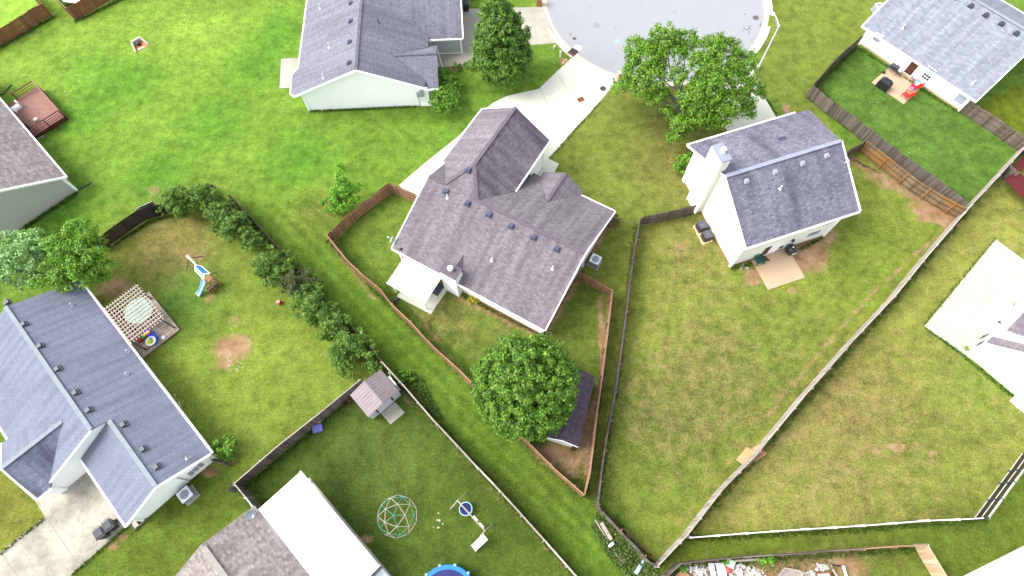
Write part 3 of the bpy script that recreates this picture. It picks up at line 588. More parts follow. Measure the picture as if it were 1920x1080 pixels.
ridge(B, [((6.5, -.3, 5.9), (6.5, 24, 5.9)), ((9.83, 2.97, 4.38), (14.25, 2.97, 4.38)), ((6.5, 12.6, 6.0), (16.8, 12.6, 6.0))], M['roofB'], rB, .3)
strips('fascia', B, [((-.62, -.37, 2.68), (6.5, -.37, 5.9)), ((6.5, -.37, 5.9), (13.0, -.37, 2.98)), ((16.87, 6.85, 2.6), (16.87, 12.6, 6.0))], M['white'], hB)
strips('gutter', B, [((-.7, 3.6, 2.62), (-.7, 24, 2.62)), ((-.7, 3.6, 2.62), (-1.42, 2.9, 2.3)), ((-1.42, 2.9, 2.3), (-1.27, .3, 2.36)), ((-1.27, .3, 2.36), (-.65, -.35, 2.6)), ((12.7, -.07, 2.5), (14.3, -.07, 2.5)), ((13.1, 6.78, 2.56), (16.85, 6.78, 2.56))], M['white'], hB, .13)
for u_, v_, z_ in ((0, .05, 2.5), (13.0, .05, 2.6), (16.55, 7.35, 2.5), (13.8, 5.6, 2.4)): corner(B, u_, v_, z_, hB)
MB().box(B, 13.1, 16.6, 7.27, 7.34, 0, .12).build('sill_board', M['white'], hB)
MB().box(B, 13.1, 13.25, 7.27, 7.33, .12, 2.5).build('corner_trim', M['white'], hB)
for k in (13.15, 16.5): MB().box(B, k-.08, k+.08, 6.9, 7.35, 2.35, 2.5).build('soffit_return', M['white'], hB)
MB().tube(B(14.0, 5.9, 2.4), B(14.35, 5.2, .1), .05).build('downspout', M['white'], hB)
MB().box(B, -.05, -.02, .35, .75, 1.0, 2.0).build('window', M['glass'], hB)
pB = lambda u, v: 5.9-s_*abs(u-6.5)
for p in ((657, 2), (657, 37), (655.5, 76.7), (655, 117)): vent(B, p, 5.5, rB, 'bmetal', planez=pB, s=.2)
for p in ((596.5, 4), (618, 88), (606, 144)): pipe(B, p, 4.4, rB, 'lmetal', pB, .6)
pipe(B, (709, 41), 5.2, rB, 'bmetal', pB, .3)
ub = MB(); u0, z0 = B.onv(787, 176, 0)
ub.box(B, u0-.3, u0-.05, -.16, 0, z0-.35, z0+.3).box(B, u0+.05, u0+.45, -.2, 0, z0-.25, z0+.55); ub.tube(B(u0-.2, -.08, 0), B(u0-.2, -.08, z0), .03); ub.build('utility_meter', M['gmetal'], hB)
c = G(776, 191); f = Fr(c, B.u); tag(MB().box(f, -.45, .45, -.25, .3, 0, .5).build('cardboard_box', M['ply']), 'tan box on the grass against the white gable wall by the round bushes', 'box')
c = G(791, 194); f = Fr(c, B.u); t = thing('hand_truck', 'thin dark hand truck leaning at the white wall beside the tan box', 'hand truck', (*c, 0))
MB().path([f(-.25, 0, .1), f(-.25, .28, 1.1), f(0, .32, 1.3), f(.25, .28, 1.1), f(.25, 0, .1)], .025).build('frame', M['dkmetal'], t); MB().box(f, -.28, .28, -.3, .02, .06, .1).build('toe_plate', M['gmetal'], t)
for s_x in (-.3, .3): MB().tube(f(s_x-.04, .05, .13), f(s_x+.04, .05, .13), .13, n=14).build('wheel', M['black'], t)
tag(MB().box(Fr(G(800, 196), B.u), -.55, .6, -.2, .12, 0, .28).build('planter_trough', M['white']), 'long white trough lying at the foot of the white wall beside the round bush', 'trough')

# ------------------------------------------------------------------ house C: two storeys with tall chimney, right
C = frame((1402.5, 460.2), (1607.7, 393.5), 4.3)
hC = thing('two_storey_house', 'cream two-storey house with grey roof and a tall side chimney', 'house', C(0, 0))
walls('wall', C, [(-.1, .1, 4.25), (9.75, .1, 4.25), (9.75, 5.71, 6.9), (9.75, 10.3, 4.75), (-.1, 10.3, 4.75), (-.1, 5.71, 6.9)], M['cream_siding'], hC)
k_ = 2.75/5.71
rC = roof(C, [([(-.2, -.15, 4.23), (11.05, -.15, 4.23), (11.2, 5.71, 7.05), (-.2, 5.71, 7.05)], 'u'),
 ([(-.2, 5.71, 7.05), (11.2, 5.71, 7.05), (12.7, 11.4, 4.31), (11.4, 11.4, 4.31), (11.4, 11.5, 4.26), (-.2, 11.5, 4.26)], 'u')], M['roofC'], hC)
ridge(C, [((-.2, 5.71, 7.07), (11.2, 5.71, 7.07))], M['ridgeC'], rC, .36)
strips('fascia', C, [((-.28, -.15, 4.25), (-.28, 5.71, 7.05)), ((-.28, 5.71, 7.05), (-.28, 11.5, 4.26)), ((11.2, -.15, 4.25), (11.28, 5.71, 7.05))], M['white'], hC)
strips('gutter', C, [((-.3, -.22, 4.23), (11.1, -.22, 4.23)), ((-.3, 11.57, 4.26), (11.3, 11.57, 4.26))], M['white'], hC, .15)
corner(C, -.1, .1, 4.2, hC, s=.12); corner(C, 9.75, .1, 4.2, hC, s=.12); corner(C, -.1, 10.3, 4.6, hC, s=.1)
ch = MB().box(C, -.68, .2, 6.4, 8.15, 0, 8.35).build('chimney', M['cream_siding'], hC)
MB().box(C, -.73, .25, 6.35, 8.2, 8.35, 8.5).build('chimney_cap', M['ridgeC'], ch)
for u_, v_ in ((-.68, 6.4), (-.68, 8.15)): MB().box(C, u_-.07, u_+.07, v_-.07, v_+.07, 0, 8.34).build('corner_trim', M['white'], ch)
MB().lathe(C(-.2, 7.3, 8.5), [(.26, 0), (.26, .1), (.19, .12), (.19, .38), (.25, .4), (.25, .46), (.001, .5)], 18).build('flue', M['lmetal'], ch)
pC = lambda u, v: 4.3+k_*v if v < 5.71 else 7.05-k_*(v-5.71)
for p in ((1400, 339), (1453.5, 322), (1505, 306), (1550, 291.5)): vent(C, p, 6.6, rC, 'gmetal', planez=pC, s=.2)
pipe(C, (1462.5, 354), 6.0, rC, 'lmetal', pC, .5)
for k in range(4):
    u_, v_ = C.loc(1464+k*3.3, 259.5-k*.7, 6.0); MB().box(C, u_-.07, u_+.07, v_-.2, v_+.2, pC(u_, v_)-.05, pC(u_, v_)+.1).build('roof_louvre', M['bmetal'], rC)
dC = win_v(C, (1443, 468), .1, 1.7, 2.0, hC, 'white', 'patio_door', z=1.1, pane_cols=2)
MB().box(C, *(lambda u: (u-.75, u-.12))(C.onv(1443, 468, .1)[0]), .03, .06, .35, 1.95).build('pane', M['brown_door'], dC)
win_v(C, (1526, 437), .1, 1.4, .95, hC, 'glass_l'); win_v(C, (1554.6, 416), .1, 1.1, .9, hC, 'glass_l', z=3.3); 
win_v(C, (1464, 463), .1, .5, .7, hC, 'brown_door')
u0, z0 = C.onv(1486, 449.5, .1); MB().box(C, u0-.1, u0+.1, -.1, .1, z0-.15, z0+.15).build('wall_light', M['dkmetal'], hC)
MB().box(C, -.22, -.12, 9.9, 10.4, .0, .9).build('utility_box', M['lmetal'], hC)
walls('foundation', C, [(-.13, .07, .18), (9.78, .07, .18), (9.78, 10.33, .18), (-.13, 10.33, .18)], M['brick'], hC)
f = Fr(C(-1.0, 4.1), C.v); struct('equipment_pad', [C(-.45, 3.0), C(-.45, 5.2), C(-1.55, 5.2), C(-1.55, 3.0)], .06, M['tan'], .06)
for v_, lb in ((4.65, 'dark square air conditioner nearer the wooden fence, on the cream house side'), (3.55, 'dark square air conditioner farther from the wooden fence, on the cream house side')):
    ac_unit((*C(-.98, v_)[:2], .06), .78, .8, math.radians(109), lb, 'black', 'bmetal', False, 'paired air conditioners beside the cream house')
struct('concrete_patio', [C(2.05, .07), C(5.95, .07), C(5.89, -3.24), C(2.05, -3.24)], .06, M['patio'], .08)
dish('satellite_dish', C(11.3, 4.2, 5.6), .35, (-.5, -.6, .6), 'small pale satellite dish on the far roof edge of the two-storey house')

# ------------------------------------------------------------------ house D: centre, taupe roof, garage wing
D = frame((1021.7, 618), (735.8, 464.5), 2.6)
hD = thing('suburban_house', 'central house with taupe shingle roof, steep garage wing and white patio cover', 'house', D(0, 0))
walls('wall', D, [(.35, -.3, 2.6), (15.5, -.3, 2.6), (15.5, -6.75, 5.25), (15.5, -13.2, 2.6), (.35, -13.2, 2.6), (.35, -6.75, 5.25)], M['white_siding'], hD)
walls('garage_wall', D, [(9.1, -9.5, 4.2), (9.1, -16.2, 4.2), (12.5, -16.2, 6.3), (15.9, -16.2, 4.2), (15.9, -9.5, 4.2)], M['white_siding'], hD)
walls('foundation', D, [(.3, -.25, .3), (15.55, -.25, .3), (15.55, -13.25, .3), (.3, -13.25, .3)], M['brick'], hD)
walls('porch_wall', D, [(3.8, -13.1, 2.5), (3.8, -13.7, 2.5), (5.7, -13.7, 3.6), (7.6, -13.7, 2.5), (7.6, -13.1, 2.5)], M['white_siding'], hD)
rD = roof(D, [
 ([(0, .05, 2.58), (15.86, .05, 2.58), (15.86, -6.75, 5.4), (14.15, -6.75, 5.4), (12.5, -9.3, 6.45), (10.75, -6.75, 5.4), (0, -6.75, 5.4)], 'u'),
 ([(0, -6.75, 5.4), (10.75, -6.75, 5.4), (8.7, -9.9, 4.1), (8.7, -13.5, 2.6), (0, -13.5, 2.6)], 'u'),
 ([(14.15, -6.75, 5.4), (15.86, -6.75, 5.4), (15.86, -9.25, 4.37)], 'u'),
 ([(12.5, -9.3, 6.46), (14.15, -6.78, 5.42), (15.86, -9.25, 4.39), (16.3, -9.6, 4.1), (16.3, -16.6, 4.1), (12.5, -16.7, 6.46)], 'v'),
 ([(5.7, -10.6, 3.82), (5.7, -14.25, 3.82), (3.5, -14.0, 2.62), (3.5, -13.4, 2.62)], 'v'), ([(5.7, -10.6, 3.82), (7.9, -13.4, 2.62), (7.9, -14.0, 2.62), (5.7, -14.25, 3.82)], 'v')], M['roofD'], hD)
roof(D, [([(12.5, -9.3, 6.46), (12.5, -16.7, 6.46), (8.7, -16.6, 4.1), (8.7, -9.95, 4.1), (10.75, -6.78, 5.42)], 'v')], M['roofD2'], hD)  # real stain blotches, deepened to put this slope's shade into the colour
ridge(D, [((0, -6.75, 5.4), (10.7, -6.75, 5.4)), ((14.2, -6.75, 5.4), (15.86, -6.75, 5.4)), ((12.5, -9.3, 6.46), (12.5, -16.7, 6.46)), ((12.5, -9.3, 6.46), (10.75, -6.75, 5.42)), ((12.5, -9.3, 6.46), (14.15, -6.75, 5.42)), ((5.7, -10.7, 3.82), (5.7, -14.2, 3.82))], M['ridgeD'], rD, .32)
strips('fascia', D, [((-.07, .05, 2.58), (-.07, -6.75, 5.38)), ((-.07, -6.75, 5.38), (-.07, -13.5, 2.58)), ((15.93, .05, 2.58), (15.93, -6.75, 5.38)), ((12.5, -16.77, 6.44), (8.7, -16.67, 4.08)), ((12.5, -16.77, 6.44), (16.3, -16.67, 4.08))], M['white'], hD, .1)
strips('gutter', D, [((0, .12, 2.56), (15.86, .12, 2.56)), ((0, -13.57, 2.56), (3.5, -13.57, 2.56)), ((8.63, -10.0, 4.06), (8.63, -16.6, 4.06)), ((16.37, -9.6, 4.06), (16.37, -16.6, 4.06))], M['white'], hD, .13)
for u_, v_, z_ in ((.35, -.3, 2.5), (15.5, -.3, 2.5), (9.1, -16.2, 4.0), (.35, -13.2, 2.5)): corner(D, u_, v_, z_, hD)
MB().tube(D(8.95, -13.2, 4.0), D(8.95, -13.2, .1), .05).build('downspout', M['white'], hD)
for p in ((882, 546.5), (942, 579.3), (1000.6, 611)): win_v(D, p, -.3, 1.5, .8, hD, 'darkglass', out=1, z=1.75)
pD = lambda u, v: 2.6+.415*abs(v)
for p in ((880, 330), (836, 358), (877, 379.5), (917.5, 400.5), (959, 422), (1001.5, 443.5), (1045, 465)): vent(D, p, 5.2, rD, 'bmetal', planez=pD, s=.23)
for p in ((841, 380), (922, 485), (1036, 507)): pipe(D, p, 4.2, rD, 'lmetal', pD, .5)
vent(D, (751, 465), 2.8, rD, 'black', planez=pD, s=.1)
ch = MB().box(D, 8.75, 10.35, -.75, .3, 0, 3.95).build('chimney', M['white_siding'], hD)
MB().box(D, 8.68, 10.42, -.82, .37, 3.95, 4.05).build('chimney_cap', M['ridgeD'], ch)
MB().lathe(D(9.55, -.25, 4.05), [(.2, 0), (.2, .3), (.26, .32), (.26, .42), (.001, .44)], 18).build('flue', M['lmetal'], ch)
rD2 = MB(); rD2.slab([D(9.55, -.75, 3.5), D(9.55, -2.3, 3.56), D(8.75, -.75, 2.95)], D.v, .02).slab([D(9.55, -.75, 3.5), D(10.35, -.75, 2.95), D(9.55, -2.3, 3.56)], D.v, .02); rD2.build('chimney_cricket', M['roofD'], rD)
pc = MB(); pc.slab([D(10.4, .05, 2.5), D(14.45, .05, 2.5), D(14.4, 3.0, 2.3), D(10.4, 3.0, 2.3)], D.u, .1); pc = pc.build('patio_cover', M['white_metal'], hD)
for k in range(1, 8): MB().beam(D(10.4+k*.5, .08, 2.512), D(10.4+k*.5, 2.98, 2.312), .025, .02).build('cover_rib', M['white_metal'], pc)
strips('gutter', D, [((10.4, 3.05, 2.3), (14.45, 3.05, 2.3))], M['white'], pc, .1)
for u_ in (10.65, 14.1): MB().box(D, u_-.06, u_+.06, 2.75, 2.87, .05, 2.25).build('patio_post', M['white'], pc)
struct('concrete_patio', [D(10.1, .3), D(10.1, 3.02), D(13.8, 3.15), D(13.8, .3)], .06, M['drive'], .08)
tag(MB().box(Fr(G(821.5, 543), D.v), -.6, .6, -.35, .35, .07, .1).build('dark_patio_sheet', M['bmetal']), 'dark blue door mat on the patio slab next to the white chimney', 'door mat')
ac_unit((*G(1115, 492, .2), 0), .9, .85, math.radians(60), 'pale square air conditioner on the side of the central house near the cedar gate')
MB().box(D, .12, .3, -7.9, -7.4, .7, 1.4).build('utility_meter', M['gmetal'], hD)
dish('satellite_dish', D(16.1, -.55, 2.5), .45, (-.8, .2, .5), 'small satellite dish on an arm at the left eave of the central house')
tag(MB().box(Fr(G(742, 563), (1, .6)), -.35, .35, -.1, .1, 0, .22).box(Fr(G(742, 563), (1, .6)), -.08, .08, -.35, .3, 0, .12).build('hose_reel', M['black']), 'small black hose reel on the ground at the patio post', 'hose reel')

# ------------------------------------------------------------------ house E: top right, pale blue-grey roof
Eh = frame((1620.3, 46), (1834.7, 187), 2.2)
hE = thing('ranch_house', 'white house with pale blue-grey roof and small patio with red chairs', 'house', Eh(0, 0))
walls('wall', Eh, [(.7, .0, 2.2), (13.35, 0, 2.2), (13.35, 7.2, 5.35), (13.35, 14.2, 2.2), (.7, 14.2, 2.2), (.7, 7.2, 5.35)], M['white_siding'], hE)
walls('foundation', Eh, [(.67, -.03, .22), (13.38, -.03, .22), (13.38, 14.23, .22), (.67, 14.23, .22)], M['tanbrick'], hE)
rE = roof(Eh, [([(0, -.2, 2.12), (13.95, -.2, 2.12), (13.85, 7.2, 5.5), (0, 7.2, 5.5)], 'u'), ([(0, 7.2, 5.5), (13.85, 7.2, 5.5), (13.85, 14.6, 2.12), (0, 14.6, 2.12)], 'u')], M['roofE'], hE)
ridge(Eh, [((0, 7.2, 5.51), (13.85, 7.2, 5.51))], M['roofE'], rE, .36)
strips('fascia', Eh, [((-.07, -.2, 2.1), (-.07, 7.2, 5.48)), ((13.95, -.2, 2.1), (13.92, 7.2, 5.48)), ((13.92, 7.2, 5.48), (13.92, 14.6, 2.1))], M['white'], hE, .1)
strips('gutter', Eh, [((-.1, -.27, 2.12), (14.0, -.27, 2.12)), ((-.1, 14.67, 2.12), (14.0, 14.67, 2.12))], M['white'], hE, .13)
for u_ in (.7, 13.35): corner(Eh, u_, 0, 2.1, hE)
pE = lambda u, v: 2.2+.458*v
for p in ((1790, -4), (1819.6, 12.5), (1847.6, 29.7), (1876.7, 46.5), (1904.6, 64)): vent(Eh, p, 5, rE, 'dkmetal', planez=pE, s=.22)
for p in ((1699, 44), (1836, 144)): pipe(Eh, p, 3.6, rE, 'lmetal', pE, .55)
win_v(Eh, (1645, 71), 0, .75, .9, hE, 'glass_l', pane_rows=2); win_v(Eh, (1801, 186), 0, .95, 1.0, hE, 'glass_l')
dE = win_v(Eh, (1713, 123.5), 0, .85, 1.75, hE, 'brown_door', 'door', z=1.12)
win_v(Eh, (1745.5, 133), 0, .8, .62, hE, 'darkglass', pane_rows=2, pane_cols=3); win_v(Eh, (1737, 144), 0, .8, .62, hE, 'darkglass', pane_rows=2, pane_cols=3)
u0, z0 = Eh.onv(1732.5, 123, 0); MB().box(Eh, u0-.08, u0+.08, -.12, 0, z0-.12, z0+.12).build('wall_light', M['dkmetal'], hE)
struct('concrete_patio', [Eh(5.0, -.03), Eh(9.0, -.03), Eh(9.04, -3.6), Eh(5.0, -3.66)], .06, M['patio'], .08)
ac_unit((*G(1645, 17, .3), 0), .8, .75, .2, 'pale air conditioner at the top left corner of the pale-roofed house')

# ------------------------------------------------------------------ house F: left edge, mottled roof with deck
F = frame((144.3, 356.7), (47.4, 421.9), 0)
hF = thing('ranch_house', 'pale grey house with mottled taupe roof at the left edge behind a brown deck', 'house', F(0, 0))
walls('wall', F, [(0, 0, 2.5), (6.5, 0, 6.2), (13, 0, 2.5), (13, -20, 2.5), (0, -20, 2.5)], M['tan_siding'], hF)
rF = roof(F, [([(-.37, .3, 2.35), (6.5, .3, 6.3), (6.5, -21, 6.3), (-.37, -21, 2.35)], 'v'), ([(6.5, .3, 6.3), (13.4, .3, 2.35), (13.4, -21, 2.35), (6.5, -21, 6.3)], 'v')], M['roofF'], hF)
strips('fascia', F, [((-.37, .38, 2.33), (6.5, .38, 6.28)), ((6.5, .38, 6.28), (13.4, .38, 2.33))], M['white'], hF, .14, .2)
strips('gutter', F, [((-.44, .4, 2.33), (-.44, -21, 2.33))], M['white'], hF, .13); corner(F, 0, 0, 2.3, hF, s=.12)
walls('foundation', F, [(-.04, .04, .25), (13, .04, .25), (13, -20, .25), (-.04, -20, .25)], M['stone'], hF)
c0 = G(144, 357); tag(MB().path([(*c0, .08), (*G(160, 350), .06), (*G(172, 342), .05)], .06).build('drain_hose', M['black']), 'black drain pipe lying in the grass at the left house corner', 'drain pipe')
c0 = G(0, 178); tag(MB().path([(*G(-8, 180), .06), (*G(8, 176), .06), (*G(14, 168), .06), (*G(22, 159), .06)], .06).build('drain_hose', M['black']), 'black drain pipe lying in the grass above the brown deck', 'drain pipe')
# deck behind house F
t = thing('wooden_deck', 'brown wooden deck with dark railings attached to the left house', 'deck', F(-2, -11.8))
MB().box(F, -3.9, -.05, -14.7, -8.8, .55, .62).build('deck_floor', M['deckbrown'], t)
MB().box(F, -3.92, -3.8, -14.7, -8.8, .1, .54).box(F, -3.8, -.1, -8.92, -8.8, .1, .54).box(F, -3.8, -.1, -14.7, -14.6, .1, .54).build('skirt', M['deckrail'], t)
for seg in (((-3.85, -14.6), (-3.85, -8.85)), ((-3.85, -8.85), (-.3, -8.85)), ((-3.85, -14.6), (-1.4, -14.6))):
    rb = MB()
    for z_, w_ in ((1.5, .14), (1.2, .06), (.95, .06), (.75, .06)): rb.beam(F(*seg[0], z_), F(*seg[1], z_), w_, .05)
    rb.build('railing', M['deckrail'] if seg[1][0] > -1 or seg[0][1] != -14.6 or seg[1][1] != -8.85 else M['deckbrown'], t)
for u_, v_ in ((-3.85, -14.6), (-3.85, -11.7), (-3.85, -8.85), (-2.1, -8.85), (-.35, -8.85), (-1.45, -14.6)): MB().box(F, u_-.05, u_+.05, v_-.05, v_+.05, .0, 1.5).build('post', M['deckrail'], t)
q = F.loc(42, 235, 1.2); tag(MB().box(F, q[0]-.35, q[0]+.35, q[1]-.45, q[1]+.3, .63, 1.35, .08, .08).build('grill_cover', M['black']), 'black covered grill on the brown deck beside the eave', 'grill')
q = F.loc(68, 225, .8); tag(MB().lathe(F(q[0], q[1], .63), [(.2, 0), (.22, .3), (.24, .34), (.001, .36)], 14).build('bucket', M['stone']), 'pale round bucket on the brown deck floor', 'bucket')
q = F.loc(30, 202, .8); tag(MB().box(F, q[0]-.5, q[0]+.4, q[1]-.25, q[1]+.25, .63, .95).box(F, q[0]-.5, q[0]-.4, q[1]-.25, q[1]+.25, .95, 1.4).box(F, q[0]+.2, q[0]+.3, q[1]-.1, q[1]+.5, .63, .8).build('garden_bench', M['white']), 'white plastic seat on the near end of the brown deck', 'seat')
tag(MB().box(Fr(G(76, 257), (1, .7)), -.4, .4, -.15, .15, 0, .12).build('splash_block', M['drive3']), 'grey splash block in the grass below the brown deck', 'splash block')

# ------------------------------------------------------------------ house H: right edge, white two-storey
Hh = frame((1811, 663), (1902, 741), 0)
hH = thing('two_storey_house', 'bright white two-storey house at the right edge beside the large concrete pad', 'house', Hh(0, 0))
Hv = Fr(Hh(0, 0)[:2], Hh.u)
walls('wall', Hh, [(0, 0, 3.1), (1.6, 0, 5.1), (4.75, 0, 5.1), (4.75, .4, 5.1), (12, .4, 5.1), (12, 12.5, 4.6), (0, 12.5, 4.6), (0, .47, 4.5), (0, .46, 3.1)], M['white_siding'], hH)
walls('wall', Hh, [(.02, .47, 4.45), (5.5, .47, 8.35), (11, .47, 4.6), (11, 12, 4.6), (5.5, 12, 8.4), (.02, 12, 4.45)], M['white_siding'], hH, 3.0)
roof(Hh, [([(-.3, -.35, 3.15), (1.75, -.35, 5.3), (5.2, -.35, 5.3), (5.2, .4, 5.3), (1.75, .4, 5.3), (-.3, .4, 3.15)][0:2]+[(1.75, .46, 5.3), (-.3, .46, 3.15)], 'v')], M['roofD'], hH, th=.1)
roof(Hh, [([(-.25, .5, 4.55), (5.5, .5, 8.5), (5.5, 12.5, 8.5), (-.25, 12.5, 4.55)], 'v'), ([(5.5, .5, 8.5), (11.3, .5, 4.55), (11.3, 12.5, 4.55), (5.5, 12.5, 8.5)], 'v')], M['roofD'], hH)
strips('fascia', Hh, [((-.25, .44, 4.53), (5.5, .44, 8.48)), ((-.32, .5, 4.53), (-.32, 12.5, 4.53))], M['white'], hH, .12)
MB().box(Hh, 4.76, 9, -.75, .68, 0, 1.6).build('bump_out', M['white_siding'], hH)
for p, wd in (((1838.5, 644.5), .8), ((1848.5, 630), .8), ((1897.6, 572), .6), ((1915, 534), .8)): win_u(Hh, p, 0, wd, 1.1, hH, 'darkglass', out=-1)
MB().path([Hh(-.1, 3.1, 1.9), Hh(-.35, 3.1, 2.0)], .05).box(Hh, -.45, -.3, 3.0, 3.2, 1.9, 2.05).build('flood_light', M['dkmetal'], hH)
# ------------------------------------------------------------------ house I: bottom, warm grey roof with white patio cover
I = frame((562, 886.7), (706.7, 1061.5), 2.6)
hI = thing('ranch_house', 'house with warm grey roof and long flat white patio cover, bottom edge', 'house', I(0, 0))
walls('wall', I, [(-.2, -4.2, 2.7), (16, -4.2, 2.7), (16, -11.2, 2.6), (-.2, -11.2, 2.6), (-.2, -7.65, 4.2)], M['white_siding'], hI)
rI = roof(I, [([(-.5, -3.85, 2.72), (16, -3.85, 2.72), (16, -7.65, 4.35), (-.5, -7.65, 4.35)], 'u'), ([(-.5, -7.65, 4.35), (16, -7.65, 4.35), (16, -11.5, 2.7), (-.5, -11.5, 2.7)], 'u')], M['roofI'], hI)
ridge(I, [((-.2, -7.65, 4.38), (16, -7.65, 4.38))], M['ridgeI'], rI, .42)
pc = MB().slab([I(-.05, -3.8, 2.75), I(9.32, -3.8, 2.75), I(9.32, 0, 2.55), I(-.05, 0, 2.55)], I.u, .1).build('patio_cover', M['white_metal'], hI)
strips('gutter', I, [((-.1, .09, 2.55), (9.45, .09, 2.55)), ((9.39, .0, 2.55), (9.39, -3.8, 2.73))], M['white'], pc, .12)
for k in range(13): MB().box(I, .5+k*.72, .53+k*.72, .02, .16, 2.5, 2.56).build('gutter_strap', M['white'], pc)
MB().beam(I(2.5, .11, 2.58), I(9.3, .11, 2.58), .07, .04).build('gutter_trough', M['gmetal'], pc)
for u_ in (.3, 3.2, 6.2, 9.1): MB().box(I, u_-.06, u_+.06, -.3, -.18, 0, 2.5).build('patio_post', M['white'], pc)
struct('concrete_patio', [I(0, -4.1), I(0, -.1), I(11.5, -.1), I(11.5, -4.1)], .05, M['drive3'], .06)
MB().box(I, 9.5, 13, -2.6, -.1, 0, .9).build('side_step', M['lmetal'], hI)
dish('satellite_dish', I(-.1, -4.3, 2.9), .35, (.6, -.5, .5), 'white satellite dish on the warm grey roof next to the flat white cover')
# ------------------------------------------------------------------ house J: only a corner, bottom right
a = G(1840, 1087, 3); b_ = G(1920, 1046.7, 3); J = Fr(a, (b_[0]-a[0], b_[1]-a[1]))
hJ = thing('ranch_house', 'white roof corner of a house in the lower right corner of the view', 'house', J(0, -3))
walls('wall', J, [(-1, -.2, 2.9), (12, -.2, 2.9), (12, -8, 2.9), (-1, -8, 2.9)], M['white_siding'], hJ)
roof(J, [([(-1.2, 0, 3.0), (12, 0, 3.0), (12, -8.2, 3.4), (-1.2, -8.2, 3.4)], 'u')], M['white_metal'], hJ)
strips('gutter', J, [((-1.2, .07, 3.0), (12, .07, 3.0))], M['white'], hJ)

# ------------------------------------------------------------------ fences
def fence(pts, label, m='grey_wood', h=1.75, rails='pale_wood', side=1, step=2.44, th=.022, cap=None, group=None, ztop=1.7, base=False, wave=.0, gap=.15, posts=None, seed=1, name='wooden_fence', nrail=3):
    P = [np.array(G(*p, 0 if base else ztop)) for p in pts]; rnd = random.Random(seed)
    t = thing(name, label, 'fence', (P[0][0], P[0][1], 0), group)
    pan = MB(); tot = 0
    for a, b in zip(P, P[1:]):
        L = np.linalg.norm(b-a); d = (b-a)/L; nr = np.array([-d[1], d[0]])*side; x = 0
        while x < L-.02:
            w_ = min(gap-.008, L-x); hh = h+rnd.uniform(-.015, .015)+wave*math.sin((tot+x)*2*math.pi/step)
            f = Fr(a, d); o_ = rnd.uniform(-.006, .006)
            lo = [f(x, -th*side+o_, .04), f(x+w_, -th*side+o_, .04), f(x+w_, o_, .04), f(x, o_, .04)]; hi = [f(x, -th*side+o_, hh), f(x+w_, -th*side+o_, hh), f(x+w_, o_, hh), f(x, o_, hh)]
            if side < 0: lo.reverse(); hi.reverse()
            pan.hull(lo, hi); x += gap
        tot += L
    pan.build('picket_panel', M[m], t)
    off = .045*side
    for z in (np.linspace(.3, h-.22, nrail) if nrail else []):
        r = MB()
        for a, b in zip(P, P[1:]):
            L = np.linalg.norm(b-a); f = Fr(a, b-a); r.beam(f(0, off, z), f(L, off, z), .045, .09)
        r.build('rail', M[rails], t)
    if cap:
        r = MB()
        for a, b in zip(P, P[1:]):
            L = np.linalg.norm(b-a); f = Fr(a, b-a); r.beam(f(0, off*.3, h+.03), f(L, off*.3, h+.03), .075, .04)
        r.build('cap_rail', M[cap], t)
    tot = 0; nxt = 0
    for a, b in zip(P, P[1:]):
        L = np.linalg.norm(b-a); f = Fr(a, b-a)
        while nxt <= tot+L:
            x = nxt-tot; MB().box(f, x-.045, x+.045, min(off*1.6, off*3.4), max(off*1.6, off*3.4), 0, h+.02).build('post', M[posts or rails], t); nxt += step
        tot += L
    return t
fence([(781, 366), (729, 343)], 'short new cedar fence from the central house garage to the corner post', 'cedar', rails='cedar_top', side=1, seed=1)
fence([(729, 343), (700, 366), (660, 397), (612, 441)], 'orange cedar privacy fence beside the bright young tree', 'cedar', rails='cedar_top', side=1, seed=2, wave=.04)
fence([(612, 441), (653, 491), (680, 516), (713, 543), (733, 570), (773, 608), (800, 638), (826, 663), (863, 696), (920, 757), (980, 820), (1040, 880), (1096, 929)], 'long cedar fence running diagonally behind the central house to the pointed corner', 'cedar', rails='cedar_top', side=1, seed=3, cap='cedar_top')
fence([(1096, 929), (1106, 891), (1113, 836), (1120, 776), (1129, 712), (1133, 680), (1142, 606), (1149, 543)], 'cedar fence with weathered top running past the dark-roofed shed', 'old_wood', rails='cedar_top', side=1, seed=4, cap='cedar_top')
fence([(1149, 543), (1118, 526), (1086, 509)], 'short cedar gate fence by the pale air conditioner of the central house', 'cedar', rails='cedar_top', side=1, seed=5)
fence([(1201.5, 408), (1190, 473), (1183, 527), (1173, 607), (1163, 680), (1150, 760), (1137, 828), (1128, 890), (1122, 947)], 'long thin grey fence on the left side of the cream house yard', 'grey_wood', rails='grey_wood', side=1, seed=6, nrail=2)
fence([(1201.5, 408), (1255, 397), (1306, 385)], 'short weathered fence joining the cream house chimney side', 'grey_wood', rails='old_wood', side=-1, seed=7)
fence([(1122, 947), (1128, 957), (1150, 980), (1170, 1002), (1192, 1024), (1218, 1054), (1233, 1061)], 'weathered grey fence at the lower tip of the cream house yard', 'grey_wood', rails='old_wood', side=1, seed=8, nrail=2, posts='orange')
fence([(1233, 1061), (1289, 1002), (1352, 920), (1420, 850), (1440, 824), (1507, 743), (1547, 698), (1600, 637), (1680, 552), (1733, 486), (1822, 383)], 'long silvery fence crossing diagonally between the two large right-hand yards', 'pale_wood', rails='pale_wood', side=-1, seed=9, cap='pale_wood', step=2.44)
fence([(1822, 383), (1870, 332), (1925, 272), (1990, 205)], 'silver fence on the right side of the patio yard, continuing out of frame', 'pale_wood', rails='pale_wood', side=-1, seed=10, cap='pale_wood')
fence([(1616.7, 66.7), (1570, 108), (1524, 160)], 'weathered fence from the pale-roofed house corner down to the outer fence corner', 'grey_wood', rails='old_wood', side=1, seed=11)
